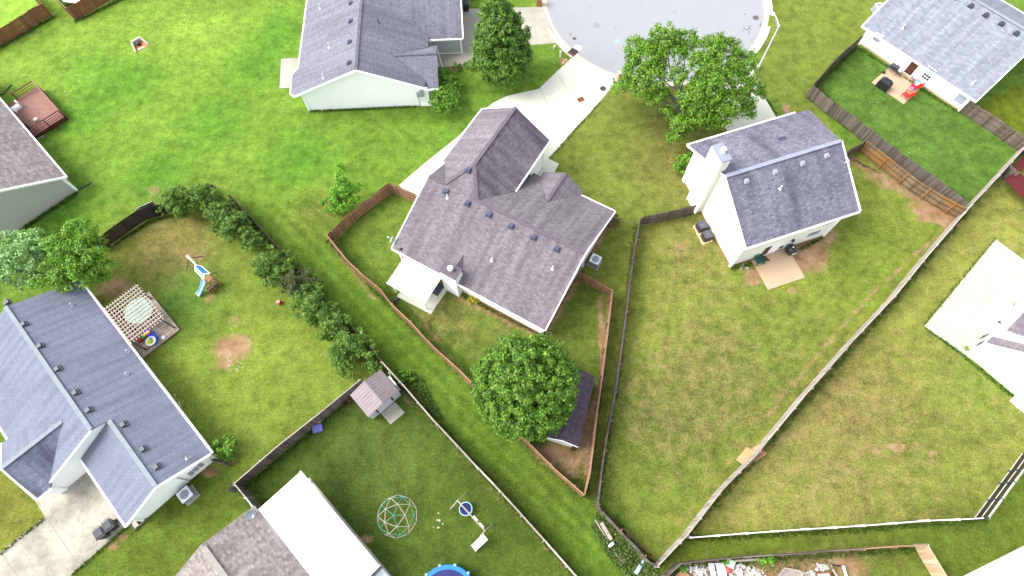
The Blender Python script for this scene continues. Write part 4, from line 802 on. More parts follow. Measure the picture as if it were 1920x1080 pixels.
fence([(1524, 160), (1563, 192), (1591, 211), (1622, 235), (1680, 280), (1750, 330), (1816, 380)], 'tall dark weathered fence showing its board face along the patio yard', 'grey_wood', rails='grey_wood', side=1, seed=12, wave=.03)
fence([(1628, 266), (1668, 297), (1720, 338), (1768, 368), (1815, 393)], 'patched wooden fence with rails and orange boards above the bare dirt', 'patch_wood', rails='old_wood', side=-1, seed=13, posts='oranged')
fence([(1590, 283), (1628, 262)], 'short fence joining the cream house back corner to the patched fence', 'grey_wood', rails='old_wood', side=-1, seed=14)
fence([(1820, 190), (1870, 222), (1922, 257), (1990, 302)], 'grey picket fence with gaps at the right corner of the pale-roofed house', 'grey_wood', rails='old_wood', side=-1, seed=15, gap=.2)
fence([(1893, 308), (1912, 325)], 'very short grey fence piece beside the dark red roof', 'grey_wood', rails='old_wood', side=-1, seed=16)
fence([(430, 365), (455, 391), (495, 434), (527, 470), (557, 502), (590, 540), (633, 587), (660, 613), (693, 650), (716, 678)], 'dark stained fence behind the row of evergreens', 'dark_wood', rails='dark_wood', side=-1, seed=17, cap='dark_wood')
fence([(716, 678), (758, 724), (810, 784), (855, 832), (892, 872), (925, 906), (960, 944), (1022, 1013), (1082, 1081), (1150, 1160)], 'pale topped weathered fence along the dark green yard of the climbing dome', 'old_wood', rails='pale_wood', side=-1, seed=18, cap='pale_wood')
fence([(440, 907), (520, 838), (600, 775), (677, 712)], 'weathered fence with cross posts between the playset yard and the dome yard', 'grey_wood', rails='pale_wood', side=1, seed=19, cap='pale_wood')
fence([(172, 455), (188, 443), (222, 418), (257, 395), (284, 387), (322, 378)], 'dark stained fence with ledges at the top of the playset yard', 'dark_wood', rails='dark_wood', side=1, seed=20, posts='dark_wood')
fence([(258, 390), (285, 378)], 'small pale topped fence end standing outside the dark fence', 'dark_wood', h=1.2, rails='pale_wood', side=-1, seed=21, cap='pale_wood', ztop=1.2)
fence([(394, 863), (419, 870)], 'short grey picket fence between the white gable corner and the round bush', 'grey_wood', rails='grey_wood', side=1, seed=22)
fence([(440, 908), (424, 921)], 'stub end of weathered fence beyond the gate corner', 'grey_wood', rails='grey_wood', side=1, seed=23)
g = fence([(441, 908), (460, 931)], 'narrow weathered gate section next to the fence stub', 'grey_wood', rails='pale_wood', side=-1, seed=24, cap='pale_wood')
g = fence([(461, 932), (484, 962)], 'white framed gate between the fence and the warm grey roof', 'grey_wood', rails='white', side=-1, seed=25, cap='white', posts='white', gap=.5, name='yard_gate'); g['category'] = 'gate'
fence([(-60, 85), (0, 53.7), (30, 36), (55, 19), (78.7, 7.5)], 'brown board fence with wavy top at the far upper left', 'brown_wood', rails='brown_wood', side=1, seed=26, wave=.03)
fence([(78.7, 7.5), (70, -2), (40, -30)], 'brown fence return going up out of frame beside the wavy brown fence', 'brown_wood', rails='brown_wood', side=1, seed=27)
fence([(123.8, 16.3), (152, 0), (220, -38), (300, -80)], 'second brown board fence at the top edge in front of the white tarp', 'brown_wood', rails='brown_wood', side=1, seed=28)
fence([(123.8, 16.3), (106, -1), (80, -30)], 'brown fence return with orange top at the top edge', 'brown_wood', rails='cedar_top', side=-1, seed=29, cap='cedar_top')
fence([(1240, 1095), (1252, 1079), (1277, 1056.5), (1337, 1049.5), (1392, 1044.5), (1448, 1040.5), (1507, 1037.5), (1557, 1032.5), (1620, 1028.6)], 'grey plank fence along the top of the cluttered yard', 'grey_wood', rails='grey_wood', side=-1, seed=30, cap='grey_wood')
fence([(1620, 1028.6), (1680, 1024), (1737.8, 1022)], 'newer tan fence stretch continuing the grey plank fence', 'cedar', rails='cedar_top', side=-1, seed=31, cap='cedar_top')
fence([(1737.8, 1022), (1755, 1050), (1775, 1083), (1790, 1110)], 'tan slatted fence with pale rails in the lower right', 'tanslat', rails='pale_wood', side=1, seed=32, cap='tanslat', gap=.3, nrail=3)
# white vinyl fence and the black-and-white metal fence
t = thing('vinyl_fence', 'low white pipe-topped fence along the lower side of the dry yard', 'fence', (*G(1295, 1008), 0))
Pv = [G(*p, 1.2) for p in ((1286.7, 1001.7), (1295, 1008), (1348, 1004), (1400, 1000), (1457, 996), (1515, 992), (1567, 989), (1620, 985.6), (1680, 981), (1741, 976), (1798, 974), (1853, 971))]
for z_, w_ in ((1.2, .09), (.65, .05), (.18, .08)):
    r = MB()
    for a, b_ in zip(Pv, Pv[1:]): r.beam((*a, z_), (*b_, z_), w_, .09)
    r.build('rail', M['vinyl'], t)
pk = MB()
for a, b_ in zip(Pv, Pv[1:]):
    a = np.array(a); b_ = np.array(b_); L = np.linalg.norm(b_-a); f = Fr(a, b_-a)
    for x in np.arange(.08, L, .16): pk.box(f, x-.03, x+.03, -.012, .012, .2, 1.18)
pk.build('picket_panel', M['vinyl'], t)
for a in Pv[1:]: f = Fr(a, (1, -.06)); MB().box(f, -.08, .08, -.08, .08, 0, 1.3).build('post', M['vinyl'], t)
t = thing('metal_fence', 'black barred fence with white frame at the lower right edge', 'fence', (*G(1823, 971), 0))
Pm = [G(*p, 1.6) for p in ((1853, 971), (1879, 935.6), (1902, 904), (1920, 880), (1945, 845))]
for a, b_ in zip(Pm, Pm[1:]):
    a = np.array(a); b_ = np.array(b_); L = np.linalg.norm(b_-a); f = Fr(a, b_-a)
    for z_, w_ in ((1.6, .10), (.85, .04), (.1, .05)): MB().beam(f(0, 0, z_), f(L-.02, 0, z_), w_, .1).build('rail', M['vinyl'], t)
    br_ = MB()
    for x in np.arange(.1, L, .11): br_.box(f, x-.03, x+.03, -.01, .01, .12, 1.56)
    br_.build('bar_panel', M['black'], t)
    MB().box(f, -.06, .06, -.06, .06, 0, 1.66).build('post', M['dkmetal'], t)

# ------------------------------------------------------------------ sheds
base = G(1025.8, 825); b2 = G(1078.3, 840.8); S1 = Fr(base, (b2[0]-base[0], b2[1]-base[1])); wS = math.dist(base, b2)
t = thing('garden_shed', 'white shed with purple-brown shingle roof half hidden under the round tree', 'shed', S1(0, 0))
walls('wall', S1, [(0, 0, 1.9), (wS, 0, 1.9), (wS, 5.7, 1.9), (0, 5.7, 1.9), (0, 0, 1.9)][:4], M['white_siding'], t)
walls('gable_wall', S1, [(0, -.01, 1.9), (wS/2, -.01, 2.6), (wS, -.01, 1.9)], M['white_siding'], t, 1.0)
r1 = roof(S1, [([(-.1, -.12, 1.88), (wS/2, -.12, 2.65), (wS/2, 5.85, 2.65), (-.1, 5.85, 1.88)], 'v'), ([(wS/2, -.12, 2.65), (wS+.1, -.12, 1.88), (wS+.1, 5.85, 1.88), (wS/2, 5.85, 2.65)], 'v')], M['roofS'], t, th=.06)
strips('fascia', S1, [((-.1, -.16, 1.9), (wS/2, -.16, 2.65)), ((wS/2, -.16, 2.65), (wS+.1, -.16, 1.9))], M['white'], t, .05, .12)
MB().box(S1, wS-.3, wS+.05, -.2, -.02, 0, 1.6).build('door_opening', M['black'], t)
P_ = lambda x, y: (630+x/6.75, 670+y/6.75)
S2 = frame(P_(410, 760), P_(800, 425), 2.2)
t = thing('garden_shed', 'pale grey shed with a ribbed taupe metal roof in the fence corner', 'shed', S2(0, 0))
walls('wall', S2, [(.05, .3, 2.15), (3.15, .3, 2.15), (3.15, 2.4, 2.15), (.05, 2.4, 2.15)], M['lmetal'], t)
r2 = MB().slab([S2(0, 0, 2.2), S2(1.6, 0, 2.62), S2(1.6, 2.5, 2.62), S2(0, 2.5, 2.2)], S2.v, .06).slab([S2(1.6, 0, 2.62), S2(3.2, 0, 2.2), S2(3.2, 2.5, 2.2), S2(1.6, 2.5, 2.62)], S2.v, .06).build('roof', M['seam'], t)
for k in range(9):
    v_ = .12+k*.28
    MB().beam(S2(.02, v_, 2.215), S2(1.58, v_, 2.63), .025, .02).build('roof_rib', M['seam'], r2); MB().beam(S2(1.62, v_, 2.63), S2(3.18, v_, 2.215), .025, .02).build('roof_rib', M['seam'], r2)
walls('gable_wall', S2, [(.05, .28, 2.15), (1.6, .28, 2.55), (3.15, .28, 2.15)], M['lmetal'], t, 1.5)
for u_ in (.8, 2.35): MB().box(S2, u_-.07, u_+.07, .24, .29, .5, 2.1).build('door_track', M['black'], t)
MB().box(S2, .8, 2.35, .25, .29, .05, 1.9).build('door', M['lmetal'], t)
struct('shed_pad', [P_(570, 710), P_(690, 850), P_(870, 700), P_(748, 565)], .05, M['drive3'], .06)
# white framed glazed panel standing beside the shed
q0 = G(*P_(820, 430), 0); q1 = G(*P_(770, 300), 0); a = np.array(G(*P_(815, 420), 0)); d = np.array(G(*P_(735, 330), 0))-a
f = Fr(a, d); t = thing('leaning_door', 'white glazed door panel standing upright between the metal shed and the fence', 'door', (*a, 0))
fw = MB().box(f, 0, .9, -.05, .05, .0, .14).box(f, 0, .9, -.05, .05, 2.0, 2.14).box(f, 0, .12, -.05, .05, .14, 2.0).box(f, .78, .9, -.05, .05, .14, 2.0).box(f, .12, .78, -.05, .05, 1.02, 1.12); fw.build('frame', M['white'], t)
MB().box(f, .12, .78, -.02, .02, .14, 1.02).build('pane', M['glass'], t); MB().box(f, .12, .78, -.02, .02, 1.12, 2.0).build('pane', M['glass'], t)
tag(MB().tube(G3(*P_(720, 300), 1.0), G3(*P_(668, 190), 1.9), .035).build('white_pole', M['white']), 'thin white pole leaning between the metal shed and the fence', 'pole')
# red-roofed shelter at the right edge, tarp top left
Rr = frame((1893, 334), (1908, 322), 1.6); t = thing('low_shelter', 'low shelter with a dark red roof at the right edge behind the fence', 'shelter', Rr(0, 0))
pr = [(1885, 338), (1907, 320), (1960, 360), (1930, 385)]
MB().hull([G3(*p, 1.1) for p in reversed(pr)][::1], [G3(*p, 1.2) for p in reversed(pr)]).build('roof', M['redroof'], t)
for p in pr: c = G(*p, 1.1); MB().tube((c[0], c[1], 0), (c[0], c[1], 1.1), .05).build('post', M['grey_wood'], t)
c = G(1905, 300, .8); t = thing('low_shelter', 'narrow dark red panel between the silver fences at the right edge', 'shelter', (*c, 0))
MB().hull([G3(*p, .9) for p in ((1897, 318), (1912, 322), (1925, 306), (1921, 288))], [G3(*p, 1.0) for p in ((1897, 318), (1912, 322), (1925, 306), (1921, 288))]).build('roof', M['redroof'], t)
for p in ((1900, 316), (1921, 300)): c = G(*p, .9); MB().tube((c[0], c[1], 0), (c[0], c[1], .9), .05).build('post', M['grey_wood'], t)
tag(MB().hull([G3(*p, .5) for p in ((116, -6), (118, 3), (142, 6), (158, -6))], [G3(*p, .62) for p in ((116, -6), (118, 3), (142, 6), (158, -6))]).build('white_table_top', M['white']), 'white sheet-topped table behind the second brown fence', 'table')

# ------------------------------------------------------------------ foliage
def leaf_mesh(name, C_, N_, size, mat, parent, seed=0, aspect=.62, tilt=.75):
    r = np.random.default_rng(seed); n = len(C_)
    nr = N_+r.normal(0, tilt, (n, 3)); nr /= np.linalg.norm(nr, axis=1)[:, None]+1e-9
    a = r.normal(0, 1, (n, 3)); x = np.cross(nr, a); x /= np.linalg.norm(x, axis=1)[:, None]+1e-9; y = np.cross(nr, x)
    s = (size*r.uniform(.65, 1.35, n))[:, None]; w_ = s*aspect
    off = np.array(root_loc(parent)) if parent else 0
    bend = nr*s*.16
    V = np.stack([C_-x*s, C_-y*w_-bend, C_+x*s, C_+y*w_-bend], 1).reshape(-1, 3)-off
    me = bpy.data.meshes.new(name); me.vertices.add(4*n); me.vertices.foreach_set('co', V.astype(np.float32).ravel())
    idx = np.arange(4*n).reshape(n, 4); tri = np.concatenate([idx[:, [0, 1, 2]], idx[:, [0, 2, 3]]], 1).reshape(-1, 3)
    me.loops.add(tri.size); me.loops.foreach_set('vertex_index', tri.ravel()); me.polygons.add(len(tri)); me.polygons.foreach_set('loop_start', np.arange(len(tri))*3); me.polygons.foreach_set('loop_total', np.full(len(tri), 3))
    me.update(calc_edges=True); me.materials.append(mat); o = bpy.data.objects.new(name, me); COL.objects.link(o)
    if parent: o.parent = parent
    return o
def blob_points(r, blobs, dens, clump=.42, per=26, inner=.25, low=-.35):
    """clumps on lumpy ellipsoids: blobs = (x, y, z, rx, rz)"""
    C_, N_ = [], []
    for bx, by, bz, rx, rz in blobs:
        n = max(4, int(dens*rx*rx)); d = r.normal(0, 1, (n*2, 3)); d /= np.linalg.norm(d, axis=1)[:, None]; d = d[d[:, 2] > low][:n]
        rad = np.where(r.random(len(d)) < inner, r.uniform(.45, .8, len(d)), r.uniform(.84, 1.08, len(d)))
        cc = np.array([bx, by, bz])+d*rad[:, None]*np.array([rx, rx, rz])
        k = r.normal(0, 1, (len(d), per, 3)); k /= np.linalg.norm(k, axis=2)[..., None]
        cr = clump*r.uniform(.55, 1.35, (len(d), 1, 1))
        pts = cc[:, None, :]+k*cr*np.array([1, 1, .7])*r.uniform(.5, 1.05, (len(d), per, 1)); nn_ = k*.8+d[:, None, :]*.7+np.array([0, 0, .45])
        C_.append(pts.reshape(-1, 3)); N_.append(nn_.reshape(-1, 3))
    C_ = np.concatenate(C_); N_ = np.concatenate(N_); k = C_[:, 2] > .05
    return C_[k], N_[k]
def trunk(parent, base, top, r0, r1, limbs, mat, seed=0, name='trunk'):
    rnd = random.Random(seed); mb = MB(); base = Vector(base); top = Vector(top); prev = base; n = 4
    pts = [base+(top-base)*(k/n)+Vector((rnd.uniform(-1, 1), rnd.uniform(-1, 1), 0))*(r0*.5 if 0 < k < n else 0) for k in range(n+1)]
    for k in range(n): mb.tube(pts[k], pts[k+1], r0+(r1-r0)*k/n, r0+(r1-r0)*(k+1)/n, 8)
    for L in limbs:
        e = Vector(L); s_ = pts[rnd.choice((2, 3, 3, 4))]; mid = s_.lerp(e, .5)+Vector((rnd.uniform(-.3, .3), rnd.uniform(-.3, .3), rnd.uniform(.0, .4)))
        mb.tube(s_, mid, r1*.7, r1*.42, 6); mb.tube(mid, e, r1*.42, r1*.12, 5)
        for _ in range(3):
            q = mid.lerp(e, rnd.uniform(.1, .8)); mb.tube(q, q+Vector((rnd.uniform(-1, 1), rnd.uniform(-1, 1), rnd.uniform(-.1, .8)))*(e-s_).length*.28, r1*.2, r1*.05, 4)
    return mb.build(name, mat, parent)
LF = dict(
 maple=leafmat('maple_leaves', (.050, .120, .010), (.105, .235, .014), (.20, .36, .026)), round=leafmat('dense_tree_leaves', (.035, .095, .008), (.085, .195, .014), (.19, .34, .035)),
 pear=leafmat('pear_tree_leaves', (.040, .10, .012), (.085, .19, .018), (.18, .32, .045)), young=leafmat('young_tree_leaves', (.07, .20, .012), (.12, .31, .016), (.20, .43, .03)),
 pine=leafmat('evergreen_needles', (.045, .105, .014), (.095, .185, .022), (.18, .30, .035), .22), silver=leafmat('silver_maple_leaves', (.07, .18, .03), (.17, .33, .09), (.38, .52, .26)),
 mid=leafmat('garden_tree_leaves', (.06, .15, .012), (.115, .26, .016), (.20, .38, .03)), bush=leafmat('bush_leaves', (.05, .13, .010), (.10, .235, .018), (.20, .38, .035)),
 brown=leafmat('brown_bush_leaves', (.09, .05, .03), (.12, .075, .04), (.10, .12, .04)), red=leafmat('red_shrub_leaves', (.10, .03, .03), (.16, .05, .05), (.10, .10, .03)),
 darkpine=leafmat('dull_evergreen_needles', (.045, .065, .018), (.075, .10, .026), (.12, .13, .04), .15), yellow=leafmat('yellow_flower_plants', (.2, .3, .02), (.5, .45, .02), (.6, .5, .02)),
 tuft=leafmat('long_grass_blades', (.030, .075, .008), (.060, .13, .012), (.11, .19, .03), .2), weed=leafmat('weed_leaves', (.035, .075, .010), (.075, .13, .018), (.16, .20, .05), .2), petal=leafmat('clover_flowers', (.5, .55, .4), (.65, .68, .5), (.7, .68, .4), .1))
def tree(name, label, base_px, blobs, leaf, size, dens=9, trunk_r=.2, bark='bark', seed=1, cat='tree', group=None, clump=.42, per=26, aspect=.62, tilt=.75, inner=.25, limbs=True, low=-.35, tops=None, loc=None):
    b = loc or G(*base_px); t = thing(name, label, cat, (b[0], b[1], 0), group); r = np.random.default_rng(seed)
    bl = [(*G(p[0], p[1], p[2]), p[2], p[3], p[4] if len(p) > 4 else p[3]*.8) for p in blobs]
    C_, N_ = blob_points(r, bl, dens, clump, per, inner, low); leaf_mesh('crown', C_, N_, size, LF[leaf], t, seed, aspect, tilt)
    zt = max(x[2] for x in bl); top = tops or (b[0]+(np.mean([x[0] for x in bl])-b[0])*.5, b[1]+(np.mean([x[1] for x in bl])-b[1])*.5, zt*.55)
    trunk(t, (b[0], b[1], 0), top, trunk_r, trunk_r*.6, [(x[0], x[1], x[2]) for x in bl] if limbs else [], M[bark], seed)
    return t
tree('maple_tree', 'large open-crowned maple with visible grey limbs at the edge of the cul-de-sac', (1264, 232),
 [(1212, 112, 6, 1.9), (1196, 92, 6.5, 1.2), (1248, 74, 7.6, 1.5), (1262, 96, 7, 1.5), (1288, 78, 7, 1.1), (1335, 92, 7.2, 1.5), (1362, 96, 6.8, 1.3), (1392, 118, 6, 1.4), (1380, 150, 6, 1.7), (1408, 172, 4.8, 1.2), (1345, 135, 7, 1.8), (1325, 165, 6.2, 1.6), (1368, 190, 5, 1.5), (1318, 118, 7.6, 1.2),
  (1225, 140, 6, 1.3), (1190, 138, 5.2, 1.4), (1205, 168, 4.6, 1.2), (1235, 180, 4.2, 1.1), (1172, 158, 3.4, .8), (1160, 165, 3, .6), (1310, 205, 4.6, 1.6), (1348, 212, 4.4, 1.4), (1395, 205, 4.0, 1.0), (1280, 232, 3.2, 1.1), (1270, 252, 2.6, .8), (1262, 262, 2.2, .5), (1255, 212, 3.4, .7), (1300, 180, 5.6, 1.3), (1330, 232, 3.6, .9), (1220, 100, 7, 1.1), (1275, 140, 6.5, .9)],
 'maple', .095, 25, .26, 'barkgrey', 11, clump=.42, per=50, inner=.3)
gx = []
r_ = np.random.default_rng(5)
tree('shade_tree', 'dense round bright green tree over the dark-roofed shed', (985, 765),
 [(985, 722, 4.2, 4.05, 3.4)]+[(985+92*math.cos(a)*q, 724+88*math.sin(a)*q, 3.2+3.0*(1-q), 1.25) for a, q in [(k*2*math.pi/11+.2, .74) for k in range(11)]+[(k*2*math.pi/6, .38) for k in range(6)]], 'round', .105, 30, .24, seed=21, clump=.32, per=42, inner=.15, limbs=False)
tree('pear_tree', 'tall conical pear tree beside the driveway of the slate-roofed house', (937, 150),
 [(941, 112, 2.7, 2.95, 2.2), (941, 94, 3.9, 3.0, 1.9), (940, 70, 5.4, 2.75, 1.8), (937, 45, 6.8, 2.2, 1.6), (931, 22, 8.0, 1.5, 1.4), (929, 4, 9.0, 1.0, 1.1), (912, 104, 3.2, 1.3), (966, 100, 3.2, 1.3), (962, 78, 4.8, 1.2), (914, 76, 5, 1.2), (955, 50, 6.4, 1.0)], 'pear', .105, 28, .16, seed=31, clump=.31, per=42, inner=.15, limbs=False, low=-.6)
tree('young_tree', 'small vivid light green tree outside the orange cedar fence', (648, 400),
 [(645, 378, 1.6, 1.0, 1.0), (640, 355, 2.6, 1.0, .9), (628, 372, 1.6, .6), (660, 362, 2.0, .8), (641, 330, 3.6, .55, .8), (637, 312, 4.4, .22, .6), (622, 392, 1.0, .5), (608, 380, 1.3, .35), (670, 350, 2.2, .35)], 'young', .085, 44, .08, seed=41, clump=.26, per=40, inner=.35, low=-.8)
tree('silver_maple', 'pale silvery green tree at the left edge behind the blue-grey roof', (55, 520),
 [(30, 480, 4.4, 1.6), (60, 462, 5, 1.4), (5, 500, 4, 1.4), (78, 490, 4, 1.3), (40, 515, 3.2, 1.3), (-20, 470, 4, 1.5), (70, 445, 4.6, .7), (20, 450, 4.6, .8)], 'silver', .10, 24, .2, seed=51, clump=.4, per=40, bark='barkgrey', inner=.3)
tree('garden_tree', 'bright green spreading tree between the dark fence and the blue-grey roof', (165, 520),
 [(150, 440, 5, 1.3), (120, 470, 5, 1.5), (160, 480, 4.6, 1.5), (185, 500, 3.6, 1.2), (145, 510, 4, 1.5), (105, 510, 4.2, 1.2), (95, 455, 4.6, .9), (175, 455, 4.2, .9), (120, 528, 3.4, .8), (198, 515, 3, .6), (155, 418, 4.6, .5), (75, 525, 3.4, .8)], 'mid', .10, 24, .2, seed=61, clump=.4, per=40, inner=.35)
# the evergreen row: one model per habit, copied along the fence
def dup(t, loc, label, rot, s_):
    c = t.copy(); COL.objects.link(c); c.location = loc; c.rotation_euler = (0, 0, rot); c.scale = (s_, s_, s_*.92); c['label'] = label
    for ch in list(t.children): k = ch.copy(); COL.objects.link(k); k.parent = c
    return c
GR = 'evergreens in a row along the dark fence'; ES = 1.5
def ever(nm, px, label, leaf, seed):
    b = G(*px); t = thing(nm, label, 'tree', (b[0], b[1], 0), GR); r = np.random.default_rng(seed); bl = []
    for k in range(13): a = r.uniform(0, 6.28); q = r.uniform(.3, 1.45); bl.append((b[0]+q*math.cos(a), b[1]+q*math.sin(a), r.uniform(1.3, 2.9)-q*.5, r.uniform(.5, .85), r.uniform(.4, .7)))
    bl.append((b[0], b[1], 2.9, .7, .8)); C_, N_ = blob_points(r, bl, 30, .24, 40, .35, -.6); leaf_mesh('crown', C_, N_, .12, LF[leaf], t, seed, .34, .9)
    trunk(t, (b[0], b[1], 0), (b[0], b[1], 2.0), .1, .05, [x[:3] for x in bl[:6]], M['bark'], seed); return t
e1 = ever('evergreen_tree', (350, 398), 'leftmost evergreen where the dark fence meets the tree row', 'pine', 71)
e2 = ever('evergreen_tree', (400, 392), 'second evergreen from the left, at the top bend of the row', 'pine', 72)
e3 = ever('evergreen_tree', (565, 548), 'dull brownish evergreen in the middle of the row', 'darkpine', 73)
for src, px, lb, rot, s_ in ((e1, (428, 415), 'evergreen at the top corner where the row turns down', 2.0, .9), (e2, (455, 442), 'evergreen just below the top corner of the row', 4.1, 1.0), (e1, (484, 462), 'evergreen with its tip over the gap above the middle of the row', 3.3, .8),
    (e2, (520, 510), 'evergreen in the row just above the dull brownish one', 1.2, 1.02), (e2, (603, 590), 'evergreen in the row just below the dull brownish one', 2.6, 1.08), (e1, (635, 622), 'evergreen in the lower half of the row, third from the metal shed', 5.2, .98),
    (e2, (668, 660), 'evergreen second from the metal shed', .6, 1.08), (e1, (655, 678), 'lowest evergreen beside the metal shed roof', 1.7, .85), (e1, (415, 398), 'evergreen filling the gap just before the top corner of the row', 2.9, .8), (e2, (440, 425), 'evergreen between the top corner tree and the one below it', 5.5, .8), (e2, (540, 528), 'evergreen touching the dull brownish one from above', 3.7, .85), (e1, (585, 568), 'evergreen touching the dull brownish one from below', .9, .9), (e3, (388, 378), 'evergreen peeking behind the second one at the top of the row', 1.0, .75), (e1, (704, 690), 'small evergreen squeezed between the metal shed and the dark fence', 4.4, .55)):
    dup(src, (*G(*px), 0), lb, rot, s_)
BG = dict(seed=81, cat='bush', limbs=False, trunk_r=.05)
def bush(label, px, r0, leaf='bush', seed=1, size=.09, z=None, name='round_bush', blobs=None, dens=60, group=None):
    z = z or r0*.75
    return tree(name, label, px, blobs or [(px[0], px[1]-2, z, r0, r0*.85)], leaf, size, dens, .05, 'bark', seed, 'bush', group, .16+r0*.06, 22, .6, .7, .05, False, -.5)
bush('large round clipped bush at the lower right corner of the slate-roofed house', (840, 203), 1.35, seed=82, dens=50, blobs=[(836, 188, 1.2, 1.62, 1.3), (833, 178, 1.9, 1.2, .8)])
bush('looser bush behind the large round one against the slate-roofed house', (842, 165), .95, seed=83, dens=50, blobs=[(840, 152, 1.3, 1.05, .9), (833, 141, 1.4, .8, .7), (852, 158, 1.0, .8)])
bush('small clipped bush nearer the house on the mulch bed', (857, 126), .45, seed=84); bush('small clipped bush nearer the conical tree on the mulch bed', (879, 124), .52, seed=85)
bush('leafy green bush at the roof corner beside the short grey picket fence', (424, 848), 1.05, 'bush', 86, .1, blobs=[(422, 838, 1.2, .85, .8), (430, 828, 1.2, .5), (410, 845, .9, .5), (425, 855, .7, .5)], dens=44)
bush('leafy shrub against the cream wall left of the chimney', (1283, 318), .8, 'mid', 87, .12, blobs=[(1275, 302, 1.4, .55), (1290, 298, 1.6, .6), (1285, 318, 1.0, .6), (1270, 314, .8, .4)], dens=44)
bush('brown domed bush at the right corner of the central house roof', (1147, 415), .75, 'brown', 88); bush('red-leaved shrub next to the metal shed and fence', (650, 752), .5, 'red', 89, .08)
bush('low yellow-flowered plant at the tan patio edge', (1468, 542), .22, 'yellow', 90, .05); bush('bright green weed clump at the fence corner of the cluttered yard', (1275, 1071), .4, 'young', 91, .1)
bush('green creeping plant on the grey plank fence of the cluttered yard', (1440, 1049), .45, 'young', 92, .08, blobs=[(1432, 1048, .5, .35), (1447, 1047, .6, .35), (1360, 1052, .3, .2)])
bush('tiny plant by the white wall on the large concrete pad', (1812, 656), .18, 'mid', 93, .05); bush('weedy bush growing outside the pale topped fence near the white door panel', (752, 712), .5, 'mid', 94, .08, blobs=[(752, 708, .5, .5), (762, 700, .4, .4), (775, 715, .3, .35)])
bush('straw coloured ornamental grass by the white chimney base', (888, 566), .5, 'yellow', 95, .05)

# ------------------------------------------------------------------ street lamp and roadside things
b = G(1421.7, 127); t = thing('street_lamp', 'tall pale metal street lamp leaning over the grass right of the cul-de-sac', 'street lamp', (*b, 0))
MB().lathe((*b, 0), [(.16, 0), (.16, .25), (.1, .3)], 12).build('base', M['gmetal'], t)
MB().tube((*b, .2), (*b, 5.8), .095, .07, 10).build('pole', M['lmetal'], t)
e1_ = G3(1452, 27, 6.6); e2_ = G3(1441, 21, 6.75)
MB().path([(*b, 5.65), Vector((*b, 5.65)).lerp(Vector(e1_), .5)+Vector((0, 0, .12)), e1_], .05, 8).build('arm', M['white'], t)
MB().tube((*b, 5.4), Vector((*b, 5.4)).lerp(Vector(e1_), .75)+Vector((0, 0, -.1)), .025).build('brace', M['lblue'], t)
d = (Vector(e2_)-Vector(e1_)).normalized(); f = Fr(e1_[:2], (d.x, d.y)); MB().box(f, -.05, .85, -.17, .17, 6.55, 6.75, .08, .06).build('lamp_head', M['white'], t)
c = G(1419, 130); tag(MB().box(Fr(c, (1, .2)), -.16, .16, -.12, .12, 0, .55, .02, .02).build('utility_pedestal', M['lmetal']), 'small grey green utility pedestal at the foot of the street lamp', 'utility pedestal')
c = G(1075, 97.5); f = Fr(c, (1, -.75)); t = thing('storm_drain', 'dark grated storm drain with rusty frame at the kerb beside the pale driveway', 'storm drain', (*c, 0))
MB().box(f, -.42, .42, -.38, .38, .0, .105).build('grate', M['iron'], t); MB().box(f, -.42, .42, -.62, -.42, .0, .14).build('frame', M['rust'], t)
for k in range(5): MB().box(f, -.36+k*.16, -.30+k*.16, -.34, .34, .105, .12).build('bar', M['black'], t)
cover('manhole_cover', 1083, 91, .55, plain('pale_concrete_patch', (.36, .355, .32), .9), 'pale concrete collar in the road next to the storm drain grate', 'manhole cover', z=.026)
t = thing('brick_mailbox', 'red brick mailbox pillar at the kerb by the upper driveway', 'mailbox', (*G(1011, 9), 0)); f = Fr(G(1011, 9), (1, 0)); MB().box(f, -.3, .3, -.3, .3, 0, 1.25).build('pillar', M['brick'], t); MB().box(f, -.34, .34, -.34, .34, 1.25, 1.33).build('cap_stone', M['rust'], t)
t = thing('brick_mailbox', 'brown mailbox pillar tucked beside the maple at the driveway end', 'mailbox', (*G(1160, 150), 0)); f = Fr(G(1160, 150), (1, .4)); MB().box(f, -.22, .22, -.22, .22, 0, 1.1).build('pillar', M['tanbrick'], t); MB().box(f, -.26, .26, -.26, .26, 1.1, 1.17).build('cap_stone', M['stone'], t)
tag(MB().tube(G3(1050, 108), G3(1050, 108, .0)[:2]+(1.0,), .07, n=10).build('marker_post', M['white']), 'short white marker post on the grass corner by the storm drain', 'marker post')
tag(MB().lathe(G3(1039.5, 91), [(.12, 0), (.12, .35), (.1, .42), (.001, .44)], 12).build('pipe_cleanout', M['lmetal']), 'little pale capped pipe on the grass near the upper driveway', 'pipe')
def rocks(name, label, px, py, n, spread, r0, m, seed, cat='rocks', kind=None):
    rnd = random.Random(seed); t = None; c0 = G(px, py); mb_all = []
    t = thing(name, label, cat, (*c0, 0))
    for k in range(n):
        x, y = c0[0]+rnd.gauss(0, spread), c0[1]+rnd.gauss(0, spread); r = r0*rnd.uniform(.5, 1.3)
        MB().lathe((x, y, -.02), [(r*.8, 0), (r, r*.35), (r*.75, r*.75), (r*.2, r*.95), (.001, r*.97)], 7).build('rock', M[m], t)
rocks('rock_pile', 'brown landscaping rocks at the driveway edge below the white marker post', 1057, 117, 6, .22, .17, 'tanbrick', 1)
rocks('rock_pile', 'pale stones strewn over the bare ring in the playset yard', 437, 688, 22, .35, .06, 'stone', 2); rocks('rock_pile', 'few pale stones in the dark green yard left of the swing set', 819, 983, 6, .25, .09, 'stone', 3)
rocks('rock_pile', 'pile of mottled stones at the foot of the cream house corner', 1393, 499, 12, .22, .12, 'stone', 4); rocks('rock_pile', 'line of small pale stones along the gutter of the blue-grey roof', 327, 757, 7, .35, .09, 'stone', 5)
